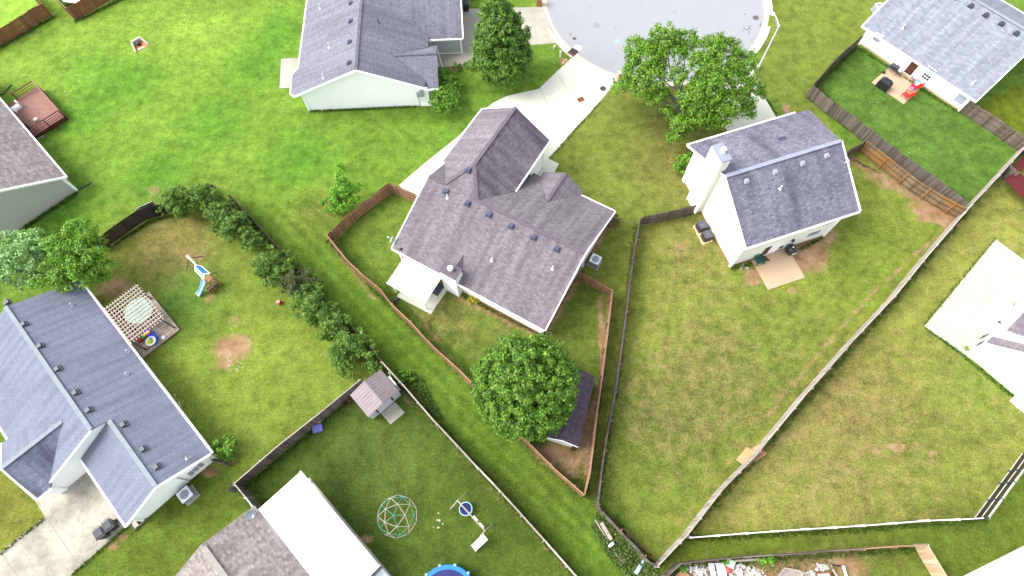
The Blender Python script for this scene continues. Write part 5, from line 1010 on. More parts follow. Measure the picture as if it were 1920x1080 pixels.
def cart(name, px, ang, label, body='black', lid='cartlid', group=None, z=1.05):
    c = G(px[0], px[1], z); f = Fr(c, (math.cos(ang), math.sin(ang))); t = thing(name, label, 'rubbish bin', (*c, 0), group)
    MB().box(f, -.26, .26, -.3, .3, .08, .98, -.06, -.08).build('body', M[body], t)
    MB().box(f, -.36, .36, -.42, .4, .98, 1.03).box(f, -.33, .33, -.34, .34, 1.028, 1.1, .06, .06).build('lid', M[lid], t)
    MB().path([f(-.28, .44, .98), f(-.28, .52, .96), f(.28, .52, .96), f(.28, .44, .98)], .02).build('handle', M['black'], t)
    for s_x in (-.3, .26): MB().tube(f(s_x, .3, .14), f(s_x+.06, .3, .14), .14, n=14).build('wheel', M['black'], t)
cart('wheeled_bin', (184.3, 1000), math.radians(42), 'wheeled bin with panelled grey lid, farther from the white gutter on the stained drive', 'black', 'cartlid', 'wheeled bins on the stained drive')
cart('wheeled_bin', (201, 985), math.radians(42), 'wheeled bin with smooth slate lid, closer to the white gutter on the stained drive', 'black', 'cartlid', 'wheeled bins on the stained drive')
cart('wheeled_bin', (873, 5), .1, 'black wheeled bin at the top edge beside the slate-roofed house', 'black', 'black')
# concrete drain headwall
t = thing('drain_headwall', 'pale concrete drain headwall with dark pipe and rusty floor in the bright lawn', 'headwall', (*G(262, 88), 0))
def wallbar(p, q, h0, h1, w_, nm, m='stone'):
    a = np.array(G(*p)); b_ = np.array(G(*q)); L = np.linalg.norm(b_-a); f = Fr(a, b_-a); MB().hull([f(0, -w_, -.1), f(L, -w_, -.1), f(L, w_, -.1), f(0, w_, -.1)], [f(0, -w_, h0), f(L, -w_, h1), f(L, w_, h1), f(0, w_, h0)]).build(nm, M[m], t)
wallbar((250, 85), (267, 75), .5, .5, .11, 'back_wall'); wallbar((251.5, 86), (255, 99), .48, .12, .08, 'side_wall'); wallbar((267.5, 76.5), (279, 84), .48, .12, .08, 'side_wall')
MB().face([G3(*p, .015) for p in ((252, 86), (255, 98), (278, 86), (267, 77))][::1]).build('floor', M['clay'], t)
c = G3(260, 83, .22); f = Fr(c[:2], np.array(G(266, 92))-np.array(G(259, 80))); MB().tube(f(-.35, 0, .2), f(.05, 0, .2), .2, n=16).build('pipe', M['black'], t)
MB().box(f, .35, .65, -.4, .4, -.02, .06).build('apron', M['stone'], t)

# ------------------------------------------------------------------ play things
phi = (1+5**.5)/2
def geodome(c, R):
    V = [Vector(v).normalized() for v in [(-1, phi, 0), (1, phi, 0), (-1, -phi, 0), (1, -phi, 0), (0, -1, phi), (0, 1, phi), (0, -1, -phi), (0, 1, -phi), (phi, 0, -1), (phi, 0, 1), (-phi, 0, -1), (-phi, 0, 1)]]
    F_ = [(0, 11, 5), (0, 5, 1), (0, 1, 7), (0, 7, 10), (0, 10, 11), (1, 5, 9), (5, 11, 4), (11, 10, 2), (10, 7, 6), (7, 1, 8), (3, 9, 4), (3, 4, 2), (3, 2, 6), (3, 6, 8), (3, 8, 9), (4, 9, 5), (2, 4, 11), (6, 2, 10), (8, 6, 7), (9, 8, 1)]
    rot = V[5].rotation_difference(Vector((0, 0, 1))).to_matrix(); V = [rot @ v for v in V]; rz = Matrix.Rotation(.35, 3, 'Z'); V = [rz @ v for v in V]
    E = set()
    for a, b_, c_ in F_:
        m = {}
        for p, q in ((a, b_), (b_, c_), (c_, a)): m[p, q] = ((V[p]+V[q])/2).normalized()
        pts = [V[a], m[a, b_], V[b_], m[b_, c_], V[c_], m[c_, a]]
        for i, j in ((0, 1), (1, 2), (2, 3), (3, 4), (4, 5), (5, 0), (1, 3), (3, 5), (5, 1)):
            k = tuple(sorted((tuple(round(x, 4) for x in pts[i]), tuple(round(x, 4) for x in pts[j])))); E.add((k, 1 if (i+j) % 2 == 0 else 0))
    return [((c[0]+p[0]*R, c[1]+p[1]*R, max(.02, p[2]*R)), (c[0]+q[0]*R, c[1]+q[1]*R, max(.02, q[2]*R)), k) for (p, q), k in sorted(E) if p[2] > -.1 and q[2] > -.1]
c = G(745, 968); t = thing('climbing_dome', 'open geodesic climbing dome of green and tan bars in the dark green yard', 'climbing dome', (*c, 0))
for i, (p, q, k) in enumerate(geodome(c, 1.62)): MB().tube(p, q, .02, n=6).build('bar', M['bargreen' if k == 0 else 'bartan'], t)
Q8 = lambda x, y, z=0: G3(680+x/6.75, 900+y/6.75, z)
t = thing('swing_set', 'pale wooden swing set with saucer swing and two seats near the climbing dome', 'swing set', Q8(1370, 450))
ap1, ap2 = Q8(1200, 260, 2.1), Q8(1545, 640, 2.1)
MB().tube(ap1, ap2, .05).build('top_beam', M['pale_wood'], t)
for ap, (x, y), (x2, y2) in ((ap1, (1110, 372), (1315, 168)), (ap2, (1462, 752), (1650, 560))):
    for e in ((x, y), (x2, y2)):
        q = Vector(Q8(*e, 0)); MB().tube(ap, q, .05).build('leg', M['pale_wood'], t)
t2 = Q8(1305, 365, .5); sa = MB()
prev = None
for k in range(25): a = 2*math.pi*k/24; p = (t2[0]+.5*math.cos(a), t2[1]+.5*math.sin(a), .5); (prev and sa.tube(prev, p, .045, n=6)); prev = p
sa.build('swing_rim', M['lblue'], t); MB().lathe((t2[0], t2[1], .44), [(.48, .05), (.3, .01), (.001, 0)], 20).build('saucer_seat', M['navy'], t)
axis = Vector(ap2)-Vector(ap1)
for s_ in (.22, .38):
    p = Vector(ap1)+axis*s_
    for a in (-.5, .5): MB().tube(p, (t2[0]+a*axis.normalized().x, t2[1]+a*axis.normalized().y, .52), .012, n=4).build('rope', M['white'], t)
for x, y in ((1425, 490), (1498, 575)):
    c = Q8(x, y, .55); f = Fr(c[:2], axis[:2]); MB().box(f, -.23, .23, -.1, .1, .53, .57).build('swing_seat', M['white'], t)
    top = Vector(ap1)+axis*(((Vector(c)-Vector(ap1)).dot(axis))/axis.length_squared)
    for s_ in (-.2, .2): MB().tube(f(s_, 0, .56), top+axis.normalized()*s_, .01, n=4).build('rope', M['gmetal'], t)
p0, p1 = Q8(1555, 720, 1.15), Q8(1402, 865, .15); d = (Vector(p1)-Vector(p0)); sd_ = Vector((-d.y, d.x, 0)).normalized()
sl_ = MB(); sl_.hull([Vector(p0)-sd_*.24, Vector(p1)-sd_*.24, Vector(p1)+sd_*.24, Vector(p0)+sd_*.24][::-1], [Vector(p0)-sd_*.24+Vector((0, 0, .05)), Vector(p1)-sd_*.24+Vector((0, 0, .05)), Vector(p1)+sd_*.24+Vector((0, 0, .05)), Vector(p0)+sd_*.24+Vector((0, 0, .05))][::-1])
sl_.beam(Vector(p0)-sd_*.25+Vector((0, 0, .08)), Vector(p1)-sd_*.25+Vector((0, 0, .08)), .04, .12).beam(Vector(p0)+sd_*.25+Vector((0, 0, .08)), Vector(p1)+sd_*.25+Vector((0, 0, .08)), .04, .12); 
t = thing('slide', 'white plastic slide at the lower end of the pale swing set', 'slide', (*p1[:2], 0)); sl_.build('chute', M['white'], t)
for s_ in (-.2, .2): MB().tube(Vector(p0)+sd_*s_, (p0[0]+sd_.x*s_, p0[1]+sd_.y*s_, 0), .03).build('leg', M['lmetal'], t)
# wooden playset
Q6 = lambda x, y, z=0: G3(340+x/9.82, 460+y/9.82, z)
t = thing('wooden_playset', 'wooden playset with blue-white canopy and pale blue slide on the lawn', 'playset', Q6(430, 560))
cn = [Q6(*p, 2.6) for p in ((355, 378), (520, 522), (412, 622), (258, 456))]
mid0 = (Vector(cn[0])+Vector(cn[3]))/2+Vector((0, 0, .5)); mid1 = (Vector(cn[1])+Vector(cn[2]))/2+Vector((0, 0, .5))
MB().hull([cn[0], mid0, mid1, cn[1]][::-1], [tuple(Vector(p)+Vector((0, 0, .03))) for p in (cn[0], mid0, mid1, cn[1])][::-1]).build('canopy', M['cloth_blue'], t)
MB().hull([mid0, cn[3], cn[2], mid1][::-1], [tuple(Vector(p)+Vector((0, 0, .03))) for p in (mid0, cn[3], cn[2], mid1)][::-1]).build('canopy', M['cloth_blue'], t)
for a_, b_ in ((cn[0], mid0), (mid0, cn[3]), (cn[1], mid1), (mid1, cn[2]), (cn[0], cn[1]), (cn[3], cn[2])): MB().beam(a_, b_, .12, .06).build('canopy_edge', M['white'], t)
for p in cn: MB().tube((p[0], p[1], 0), (p[0], p[1], 2.6), .045, n=4).build('post', M['orange'], t)
bm0, bm1 = Q6(95, 195, 2.3), Q6(330, 420, 2.3); MB().beam(bm0, bm1, .1, .14).build('swing_beam', M['white'], t)
bd = (Vector(bm1)-Vector(bm0)); bs = Vector((-bd.y, bd.x, 0)).normalized(); MB().beam(Vector(bm0)+bs*.13, Vector(bm0)+bd*.6+bs*.13, .05, .1).build('swing_beam', M['pale_wood'], t)
for e in ((85, 470), (390, 205)): MB().tube(Vector(bm0)+bd*.2, Q6(*e, 0), .045).build('leg', M['old_wood'], t)
for s_ in (.45, .7):
    p = Vector(bm0)+bd*s_; MB().path([p-bs*.0+bd.normalized()*.2, (p.x+bd.normalized().x*.2, p.y+bd.normalized().y*.2, .5)], .01, 4).build('rope', M['gmetal'], t)
for k in range(5):
    a_ = Vector(Q6(500, 545, 1.25)).lerp(Vector(Q6(585, 605, 1.25)), k/4.6); b_ = Vector(Q6(405, 640, 1.25)).lerp(Vector(Q6(480, 700, 1.25)), k/4.6); MB().beam(a_, b_, .14, .03).build('deck_board', M['orange'] if k % 2 else M['cedar_top'], t)
sb = [Q6(*p, .75) for p in ((590, 605), (660, 682), (485, 838), (418, 765))]
for i in range(4): MB().beam(sb[i], sb[(i+1) % 4], .06, .1).build('frame_rail', M['cedar_top'], t); MB().tube((*sb[i][:2], 0), sb[i], .04, n=4).build('post', M['orange'], t)
MB().face([(p[0], p[1], .35) for p in sb][::-1]).build('lower_platform', M['brown_door'], t)
MB().beam(Vector(sb[0]).lerp(Vector(sb[3]), .5), Vector(sb[1]).lerp(Vector(sb[2]), .5), .05, .05).build('cross_bar', M['orange'], t)
MB().tube(Q6(540, 545, 1.0), Q6(612, 498, 0), .05, n=4).build('brace', M['old_wood'], t)
cv = [Vector(Q6(*p)) for p in ((425, 640, 1.3), (405, 720, 1.0), (375, 800, .6), (335, 880, .25), (300, 925, .15))]; ch_ = MB()
for a_, b_ in zip(cv, cv[1:]):
    d = b_-a_; s_ = Vector((-d.y, d.x, 0)).normalized(); ch_.beam(a_, b_, .42, .04); ch_.beam(a_+s_*.22+Vector((0, 0, .06)), b_+s_*.22+Vector((0, 0, .06)), .05, .14); ch_.beam(a_-s_*.22+Vector((0, 0, .06)), b_-s_*.22+Vector((0, 0, .06)), .05, .14)
ch_.build('slide', M['lblue'], t)
c = G3(525, 569, 0); t = thing('play_ball', 'red ball with white dots on the grass beside the evergreens', 'ball', c)
MB().lathe(c, [(.001, 0)]+[(.24*math.sin(a), .24-.24*math.cos(a)) for a in np.linspace(.2, 2.95, 9)]+[(.001, .48)], 18).build('ball', M['red'], t, True)
for a in range(6): MB().lathe((c[0]+.12*math.cos(a), c[1]+.12*math.sin(a), .43), [(.035, 0), (.035, .03), (.001, .031)], 8).build('dot', M['white'], t)
# pool
c = G(838, 1120, 1.0); t = thing('swimming_pool', 'round above-ground pool with bright blue rim cut by the bottom edge', 'swimming pool', (*c, 0))
MB().lathe((*c, 0), [(2.15, 0), (2.15, .98)], 48).build('wall', M['sky'], t)
ri = MB(); N = 48
for k in range(N):
    a0, a1 = 2*math.pi*k/N, 2*math.pi*(k+1)/N; q = lambda r_, a: (c[0]+r_*math.cos(a), c[1]+r_*math.sin(a)); L = [q(1.88, a0), q(2.2, a0), q(2.2, a1), q(1.88, a1)]; ri.hull([(*p, .98) for p in L], [(*p, 1.04) for p in L])
ri.build('rim', M['sky'], t); MB().lathe((*c, .981), [(1.88, 0), (1.88, .008), (.001, .008)], 48).build('water', M['water'], t)
for k in range(12): a = 2*math.pi*k/12+.3; f = Fr((c[0]+2.22*math.cos(a), c[1]+2.22*math.sin(a)), (math.cos(a), math.sin(a))); MB().box(f, -.06, .08, -.09, .09, 0, 1.1).build('post', M['lblue'], t)
# ------------------------------------------------------------------ deck, pergola, umbrella and toys behind house A
Q5 = lambda x, y, z=0: G3(170+x/5.4, 500+y/5.4, z)
lA = lambda x, y, z: A.loc(170+x/5.4, 500+y/5.4, z)
u0, v0 = lA(900, 635, .25); u1, v1 = lA(590, 250, .25); u2, v2 = lA(540, 915, .25)
t = thing('wooden_deck', 'weathered grey square deck under the pergola', 'deck', A((u0+u1)/2, v0/2))
dk = MB()
for k in range(int((u1-u0)/.3)+1):
    for j in range(int(abs(v0-.2)/.3)+1):
        a_ = u0+k*.3; b_ = v0+j*.3
        if a_ < u1-.05 and b_ < .15: dk.box(A, a_, min(a_+.285, u1), b_, min(b_+.285, .2), .2, .25)
dk.build('deck_boards', M['deckgrey'], t); MB().box(A, u0, u1, v0, .2, 0, .19).build('deck_frame', M['old_wood'], t)
pts = [lA(*p, 2.5) for p in ((130, 425), (478, 190), (672, 592), (440, 765))]; pu0 = min(p[0] for p in pts); pu1 = max(p[0] for p in pts); pv0 = min(p[1] for p in pts); pv1 = max(p[1] for p in pts)
t = thing('pergola', 'weathered open lattice pergola beside the blue-grey roof', 'pergola', A((pu0+pu1)/2, (pv0+pv1)/2))
nb = 13
for k in range(nb): v_ = pv0+.1+(pv1-pv0-.2)*k/(nb-1); MB().beam(A(pu0, v_, 2.56), A(pu1, v_, 2.56), .05, .1).build('slat', M['pergola'], t)
for k in range(12): u_ = pu0+.3+(pu1-pu0-.6)*k/11; MB().beam(A(u_, pv0-.1, 2.66), A(u_, pv1+.05, 2.66), .05, .09).build('rafter', M['pergola'], t)
for u_, v_ in ((pu0+.25, pv0+.25), (pu1-.4, pv0+.25), (pu0+.25, pv1-.15), (pu1-.4, pv1-.15)): MB().box(A, u_-.06, u_+.06, v_-.06, v_+.06, .0, 2.5).build('post', M['old_wood'], t)
for v_ in (pv0+.2, pv1-.1): MB().beam(A(pu0-.1, v_, 2.44), A(pu1+.1, v_, 2.44), .06, .14).build('beam', M['old_wood'], t)
c = Q5(478, 440, 2.05); t = thing('patio_umbrella', 'pale teal patio umbrella with darker stripes under the pergola slats', 'umbrella', (*c[:2], .25)); n = 8
um = MB()
for k in range(n):
    a0, a1 = 2*math.pi*k/n, 2*math.pi*(k+1)/n; P0 = Vector((c[0], c[1], 2.4)); e0 = Vector((c[0]+1.3*math.cos(a0), c[1]+1.3*math.sin(a0), 1.95)); e1v = Vector((c[0]+1.3*math.cos(a1), c[1]+1.3*math.sin(a1), 1.95))
    MB().hull([P0-Vector((0, 0, .02)), e0-Vector((0, 0, .02)), e1v-Vector((0, 0, .02))], [P0, e0, e1v]).build('canopy_panel', M['teal'], t); MB().beam(P0+Vector((0, 0, .01)), e0+Vector((0, 0, .01)), .02, .02).build('rib', M['lblue'], t)
MB().tube((c[0], c[1], .25), (c[0], c[1], 2.45), .025).build('pole', M['dkmetal'], t)
t = thing('patio_table', 'dark round patio table mostly hidden below the teal umbrella', 'table', (c[0], c[1], .25)); MB().lathe((c[0], c[1], .93), [(.6, 0), (.6, .03), (.001, .03)], 20).build('table_top', M['dkmetal'], t); 
for a in (0.6, 2.2, 3.7, 5.3): MB().tube((c[0]+.4*math.cos(a), c[1]+.4*math.sin(a), .25), (c[0]+.3*math.cos(a), c[1]+.3*math.sin(a), .93), .02).build('leg', M['dkmetal'], t)
def slat_chair(name, c, ang, z, label, m, s_=1.0, group=None):
    f = Fr(c[:2], (math.cos(ang), math.sin(ang))); t = thing(name, label, 'chair', (*c[:2], z), group); w_ = .3*s_
    for k in range(4): MB().box(f, -w_, w_, -.25*s_+k*.13*s_, -.14*s_+k*.13*s_, z+.33, z+.36).build('seat_slat', M[m], t)
    for k in range(5): x = -w_+.02+k*(2*w_-.04)/4; MB().beam(f(x, .25*s_, z+.32), f(x*1.1, .52*s_, z+.95), .1*s_, .02, up=f(0, 1, 0)).build('back_slat', M[m], t)
    for s1 in (-1, 1):
        MB().box(f, s1*w_-(.05 if s1 > 0 else -.0)-.0, s1*w_+.07 if s1 > 0 else s1*w_+.05-.0, -.32*s_, .35*s_, z+.55, z+.58).build('armrest', M[m], t) if s1 > 0 else MB().box(f, -w_-.07, -w_+.05, -.32*s_, .35*s_, z+.55, z+.58).build('armrest', M[m], t)
        for v_ in (-.28*s_, .3*s_): MB().box(f, s1*w_-.03, s1*w_+.03, v_-.03, v_+.03, z, z+.55).build('leg', M[m], t)
    return t
for (x, y), a, lb in (((480, 610), 2.4, 'dark patio chair directly below the teal umbrella edge'), ((620, 470), 4.0, 'dark patio chair at the right side of the teal umbrella'), ((330, 480), .8, 'dark patio chair at the house side of the teal umbrella')):
    slat_chair('patio_chair', Q5(x, y, .7), a, .25, lb, 'black', group='chairs around the umbrella table')
c = Q5(610, 755, .75); t = thing('water_table', 'round white toy water table with green and yellow middle on the deck', 'toy', (*c[:2], .25))
w1 = MB(); prev = None
for k in range(21): a = 2*math.pi*k/20; p = (c[0]+.4*math.cos(a), c[1]+.4*math.sin(a), .8); (prev and w1.tube(prev, p, .05, n=6)); prev = p
w1.build('rim', M['white'], t); MB().lathe((*c[:2], .7), [(.38, 0), (.38, .04), (.001, .04)], 20).build('basin', M['yellow'], t); MB().lathe((*c[:2], .74), [(.2, 0), (.16, .06), (.001, .07)], 12).build('island', M['green'], t)
MB().lathe((*c[:2], .25), [(.25, 0), (.18, .45)], 12).build('stand', M['blue'], t)
c = Q5(590, 680, .7); f = Fr(c[:2], A.u); t = thing('toy_climber', 'blue and purple plastic toy climber beside the round water table', 'toy', (*c[:2], .25))
MB().box(f, -.75, .3, -.35, .3, .25, .75, .1, .08).build('base', M['blue'], t); MB().box(f, -.3, .25, -.3, .25, .75, 1.1, .08, .08).build('tower', M['purple'], t); MB().box(f, -.2, .0, -.28, .32, 1.1, 1.18).build('slide_top', M['yellow'], t)
MB().box(f, .3, .8, -.2, .2, .25, .5).build('step', M['purple'], t)
for (x, y), m, nm, lb in (((490, 735), 'red', 'toy_car', 'small red ride-on toy at the house side of the blue toy climber'), ((527, 705), 'green', 'toy_block', 'small green toy between the red ride-on and the blue climber'), ((570, 770), 'purple', 'toy_block', 'purple toy box between the water table and the house')):
    c = Q5(x, y, .5); f = Fr(c[:2], A.u); t = thing(nm, lb, 'toy', (*c[:2], .25)); MB().box(f, -.22, .22, -.18, .18, .3, .5, .05, .05).build('body', M[m], t)
    for a_, b_ in ((-.15, -.17), (.15, -.17), (-.15, .17), (.15, .17)): MB().tube(f(a_, b_-.03, .32), f(a_, b_+.03, .32), .07, n=10).build('wheel', M['black'], t)
tag(MB().lathe(Q5(567, 812, .25)[:2]+(.25,), [(.2, 0), (.22, .3), (.16, .4), (.001, .42)], 16).build('stool', M['stone']), 'round pale stool at the lower corner of the toys on the deck', 'stool')
tag(MB().box(Fr(Q5(740, 718, .3)[:2], A.u), -.18, .18, -.14, .14, .25, .4).build('small_crate', M['gmetal']), 'small grey crate alone near the deck edge', 'crate')
tag(MB().box(Fr(Q5(295, 600, .5)[:2], A.u), -.2, .2, -.1, .1, .25, .6).build('planter_box', M['orange']), 'small orange planter under the pergola slats at the gutter', 'planter')
# ------------------------------------------------------------------ patio things at houses C and E
Q4 = lambda x, y, z=0: G3(1620+x/7.2, 60+y/7.2, z)
def covered(c, fr_u, l, w_, h, label, z=.06):
    f = Fr(c[:2], fr_u); t = thing('covered_grill', label, 'grill', (*c[:2], z)); MB().box(f, -l/2, l/2, -w_/2, w_/2, z+.02, z+h*.75, .04, .03).build('cover_skirt', M['blackcloth'], t); MB().box(f, -l*.40, l*.40, -w_*.42, w_*.42, z+h*.75, z+h, .12, .14).build('cover_top', M['blackcloth'], t)
    for s_ in (-1, 1): MB().tube(f(s_*l*.4, -w_*.4, z+.07), f(s_*l*.4, -w_*.35, z+.07), .07, n=10).build('wheel', M['black'], t)
covered(Q4(290, 690, .7), Eh.u, 1.35, .8, 1.15, 'large black vinyl-covered grill on the outer corner of the tan patio')
c = Q4(400, 490, .7); f = Fr(c[:2], Eh.u); t = thing('barrel_smoker', 'black smoker grill with side shelf against the white wall by the brown door', 'grill', (*c[:2], .06))
MB().tube(f(-.45, .1, .85), f(.45, .1, .85), .25, n=14).build('barrel', M['black'], t); MB().box(f, -1.0, .75, -.28, -.05, .72, .76).build('side_shelf', M['dkmetal'], t); MB().tube(f(.2, .1, 1.05), f(.2, .1, 1.35), .05).build('flue', M['dkmetal'], t)
for a_, b_ in ((-.4, -.15), (.4, -.15), (-.4, .3), (.4, .3)): MB().tube(f(a_, b_, .06), f(a_*.85, b_*.6, .7), .025).build('leg', M['tan'], t)
MB().box(f, .5, .8, 0, .25, .76, .95).build('tool_caddy', M['white'], t)
slat_chair('red_chair', Q4(575, 845, .4), math.radians(-139), .06, 'red slatted chair nearest the outer patio edge', 'red', 1.15, 'red chairs on the tan patio')
slat_chair('red_chair', Q4(695, 720, .4), math.radians(-139), .06, 'red slatted chair against the wall carrying the blue ball and pink bag', 'red', 1.15, 'red chairs on the tan patio')
c = Q4(718, 690, .75); MB_ = MB().lathe((*c[:2], .47), [(.001, 0)]+[(.3*math.sin(a), .3-.3*math.cos(a)) for a in np.linspace(.2, 2.95, 8)]+[(.001, .6)], 16); tag(MB_.build('beach_ball', M['ballmix'], None, True), 'blue and white beach ball resting on the red chair at the wall', 'ball')
c = Q4(650, 752, .55); t = thing('fabric_bag', 'pink and dark fabric bag on the red chairs', 'bag', (*c[:2], .42)); f = Fr(c[:2], Eh.u); MB().box(f, -.2, .2, -.16, .16, .42, .62, .05, .05).build('bag_body', M['pink'], t); MB().box(f, -.25, 0, .16, .34, .42, .56, .04, .04).build('flap', M['black'], t)
c = Q4(700, 625, .6); t = thing('folding_table', 'small grey folding table between the chairs and the white wall', 'table', (*c[:2], .06)); f = Fr(c[:2], Eh.u); MB().box(f, -.5, .3, -.2, .2, .6, .64).build('table_top', M['gmetal'], t)
for a_ in (-.45, .25): MB().path([f(a_, -.35, .06), f(a_, 0, .6), f(a_, .3, .06)], .02).build('leg', M['tan'], t)
c = Q4(258, 545, .1); tag(MB().box(Fr(c[:2], Eh.u), -.12, .2, -.12, .12, .06, .3, .03, .03).build('charcoal_bag', M['black']), 'small black bag on the patio corner beside the covered grill', 'bag')
c = G(1424.5, 488, .5); slat_chair('green_chair', c, math.radians(15), .06, 'dark green plastic chair at the corner of the tan patio of the cream house', 'dgreen', 1.15)
c = G(1482.5, 469, .6); t = thing('kettle_smoker', 'round black kettle smoker at the cream wall with a steel knob', 'grill', (*c, .06))
MB().lathe((*c, .06), [(.3, .1), (.48, .45), (.5, .8), (.42, 1.0), (.2, 1.1), (.001, 1.12)], 20).build('kettle', M['black'], t, True); MB().lathe((*c, 1.17), [(.07, 0), (.07, .05), (.001, .08)], 10).build('knob', M['white'], t)
f = Fr(c, C.u); MB().path([f(-.2, -.46, .8), f(-.15, -.54, .82), f(.15, -.54, .82), f(.2, -.46, .8)], .025).build('handle', M['white'], t)
for a in (.5, 2.6, 4.7): MB().tube((c[0]+.35*math.cos(a), c[1]+.35*math.sin(a), .06), (c[0]+.3*math.cos(a), c[1]+.3*math.sin(a), .45), .025).build('leg', M['dkmetal'], t)
m_ = [G3(*p, .065) for p in ((1429, 482), (1434, 479), (1445, 489), (1430, 490))]; tag(MB().hull([(x, y, .062) for x, y, z in m_][::-1], [(x, y, .08) for x, y, z in m_][::-1]).build('dark_patio_sheet', M['brown_door']), 'dark brown sheet shaped as the shadow of the green chair on the tan patio', 'door mat')  # chair shadow laid on the patio as a thin dark brown sheet
# ------------------------------------------------------------------ loose things along the fences
for k, (p, q, lb) in enumerate((((1379, 862), (1400, 838), 'widest plywood sheet leaning low against the silvery fence'), ((1396, 850), (1418, 835), 'upper plywood sheet with torn red edge at the silvery fence'), ((1387, 874), (1404, 856), 'narrow pink-tan board lowest in the plywood heap at the silvery fence'))):
    a = Vector(G3(*p)); b_ = Vector(G3(*q)); d = (b_-a).normalized(); n_ = Vector((d.y, -d.x, 0)); w_ = (1.0, .9, .35)[k]; h0 = .05+k*.12; h1 = (.55, .8, .6)[k]
    tag(MB().hull([a+Vector((0, 0, h0)), a+n_*w_+Vector((0, 0, h1)), b_+n_*w_+Vector((0, 0, h1)), b_+Vector((0, 0, h0))], [a+Vector((0, 0, h0+.02)), a+n_*w_+Vector((0, 0, h1+.02)), b_+n_*w_+Vector((0, 0, h1+.02)), b_+Vector((0, 0, h0+.02))]).build('plywood_sheet', M['ply']), lb, 'plywood')
def plank(name, label, p, q, w_, m, z=.1, z2=None, cat='plank', h=.06): return tag(MB().beam(G3(*p, z), G3(*q, z2 if z2 is not None else z), w_, h).build(name, M[m]), label, cat)
plank('loose_plank', 'thin pale board lying in the weeds nearest the mown alley', (1115, 974), (1141, 1015), .09, 'pale_wood', .2)
plank('loose_plank', 'broader grey board lying in the weeds beside the thin pale one', (1127, 980), (1146, 1012), .28, 'pale_wood', .25)
plank('loose_plank', 'long narrow grey board lying lowest in the weeds', (1147, 1032), (1170, 1056), .12, 'grey_wood', .2)
plank('white_tube', 'short white rolled tube between the boards in the weeds', (1141, 1025), (1150, 1018), .2, 'white', .25, cat='tube', h=.18)
t = thing('plastic_bag', 'crumpled pale blue plastic bag lying in the weeds at the fence tip', 'bag', G3(1197, 1065)); f = Fr(G(1197, 1065), (.6, .8)); MB().box(f, -.55, .35, -.22, .22, .0, .3, .12, .08).build('bag_body', M['bagblue'], t, True); MB().box(f, .35, .8, -.12, .14, .05, .25, .1, .05).build('bag_neck', M['bagblue'], t, True)
c = G(595, 803, .2); tag(MB().box(Fr(c, (1, .28)), -.42, .42, -.32, .32, 0, .28, .03, .03).build('storage_tote', M['tote']), 'lavender blue storage tote on the grass against the weathered fence', 'storage tote')
tag(MB().lathe(G3(598, 791, .3), [(.1, -.3), (.1, .2), (.06, .2), (.06, .1)], 12).build('pot', M['tan']), 'small tan flower pot above the lavender tote', 'pot')
# cluttered yard, bottom right
t = thing('wooden_pallet_deck', 'white weathered pallet deck with boards missing in the cluttered yard', 'pallet', G3(1348, 1075)); f = Fr(G(1333, 1056), np.array(G(1359, 1055))-np.array(G(1333, 1056)))
f2_ = Fr(G(1348, 1090), np.array(G(1335, 1056))-np.array(G(1340, 1090)))
a0_, a1_, b0_, b1_ = [Vector(G3(*p, .3)) for p in ((1328, 1056), (1358, 1055), (1336, 1095), (1366, 1095))]
for k in range(9):
    if k in (3,): continue
    p = a0_.lerp(a1_, (k+.5)/9); q = b0_.lerp(b1_, (k+.5)/9); MB().beam(p, q, .15, .04).build('board', M['palewhite'], t)
for s_ in (.05, .45, .9): MB().beam(a0_.lerp(b0_, s_)-Vector((0, 0, .05)), a1_.lerp(b1_, s_)-Vector((0, 0, .05)), .1, .08).build('joist', M['pale_wood'], t)
t = thing('plywood_ramp', 'tan plywood ramp at the left end of the cluttered yard', 'plywood', G3(1285, 1078)); MB().hull([G3(*p, .2) for p in ((1262, 1085), (1280, 1066), (1296, 1082), (1290, 1100))][::-1], [G3(*p, .24) for p in ((1262, 1085), (1280, 1066), (1296, 1082), (1290, 1100))][::-1]).build('sheet', M['ply'], t)
c = G(1370, 1057, .4); tag(MB().box(Fr(c, (1, -.5)), -.3, .3, -.28, .28, .0, .42).build('storage_box', M['palegreen']), 'pale green box beside the white pallet deck', 'box')
c = G(1366.5, 1069, .3); tag(MB().lathe((*c, 0), [(.24, 0), (.27, .3), (.1, .42), (.001, .44)], 8).build('red_bucket', M['redsoft']), 'red bucket between the pallet deck and the white rubble', 'bucket')
t = thing('raised_bed', 'weathered wooden raised bed frame with grey soil in the cluttered yard', 'raised bed', G3(1480, 1078)); rb = [(1456, 1085), (1471, 1065), (1500, 1071), (1508, 1090)]
for a_, b_ in zip(rb, rb[1:]): MB().beam(G3(*a_, .2), G3(*b_, .2), .1, .3).build('side_board', M['pale_wood'], t)
MB().face([G3(*p, .2) for p in rb][::-1]).build('soil', M['ashsoil'], t)
t = thing('cold_frame', 'low box frame with a pale pane near the white post in the cluttered yard', 'frame', G3(1545, 1078)); rb = [(1530, 1075), (1555, 1073), (1562, 1090), (1532, 1092)]
for a_, b_ in zip(rb, rb[1:]+rb[:1]): MB().beam(G3(*a_, .35), G3(*b_, .35), .08, .12).build('frame_rail', M['brown_wood'], t)
MB().face([G3(*p, .34) for p in rb][::-1]).build('pane', M['stone'], t)
plank('white_post_lying', 'long white post lying at the right end of the cluttered yard', (1581, 1061), (1588, 1085), .14, 'white', .3, cat='post', h=.12)
plank('loose_plank', 'short dark board lying above the long white post', (1560, 1060), (1576, 1061), .12, 'dark_wood', .3); plank('loose_plank', 'long reddish board lying along the grey plank fence', (1376, 1052), (1434, 1048), .14, 'pale_wood', .3)
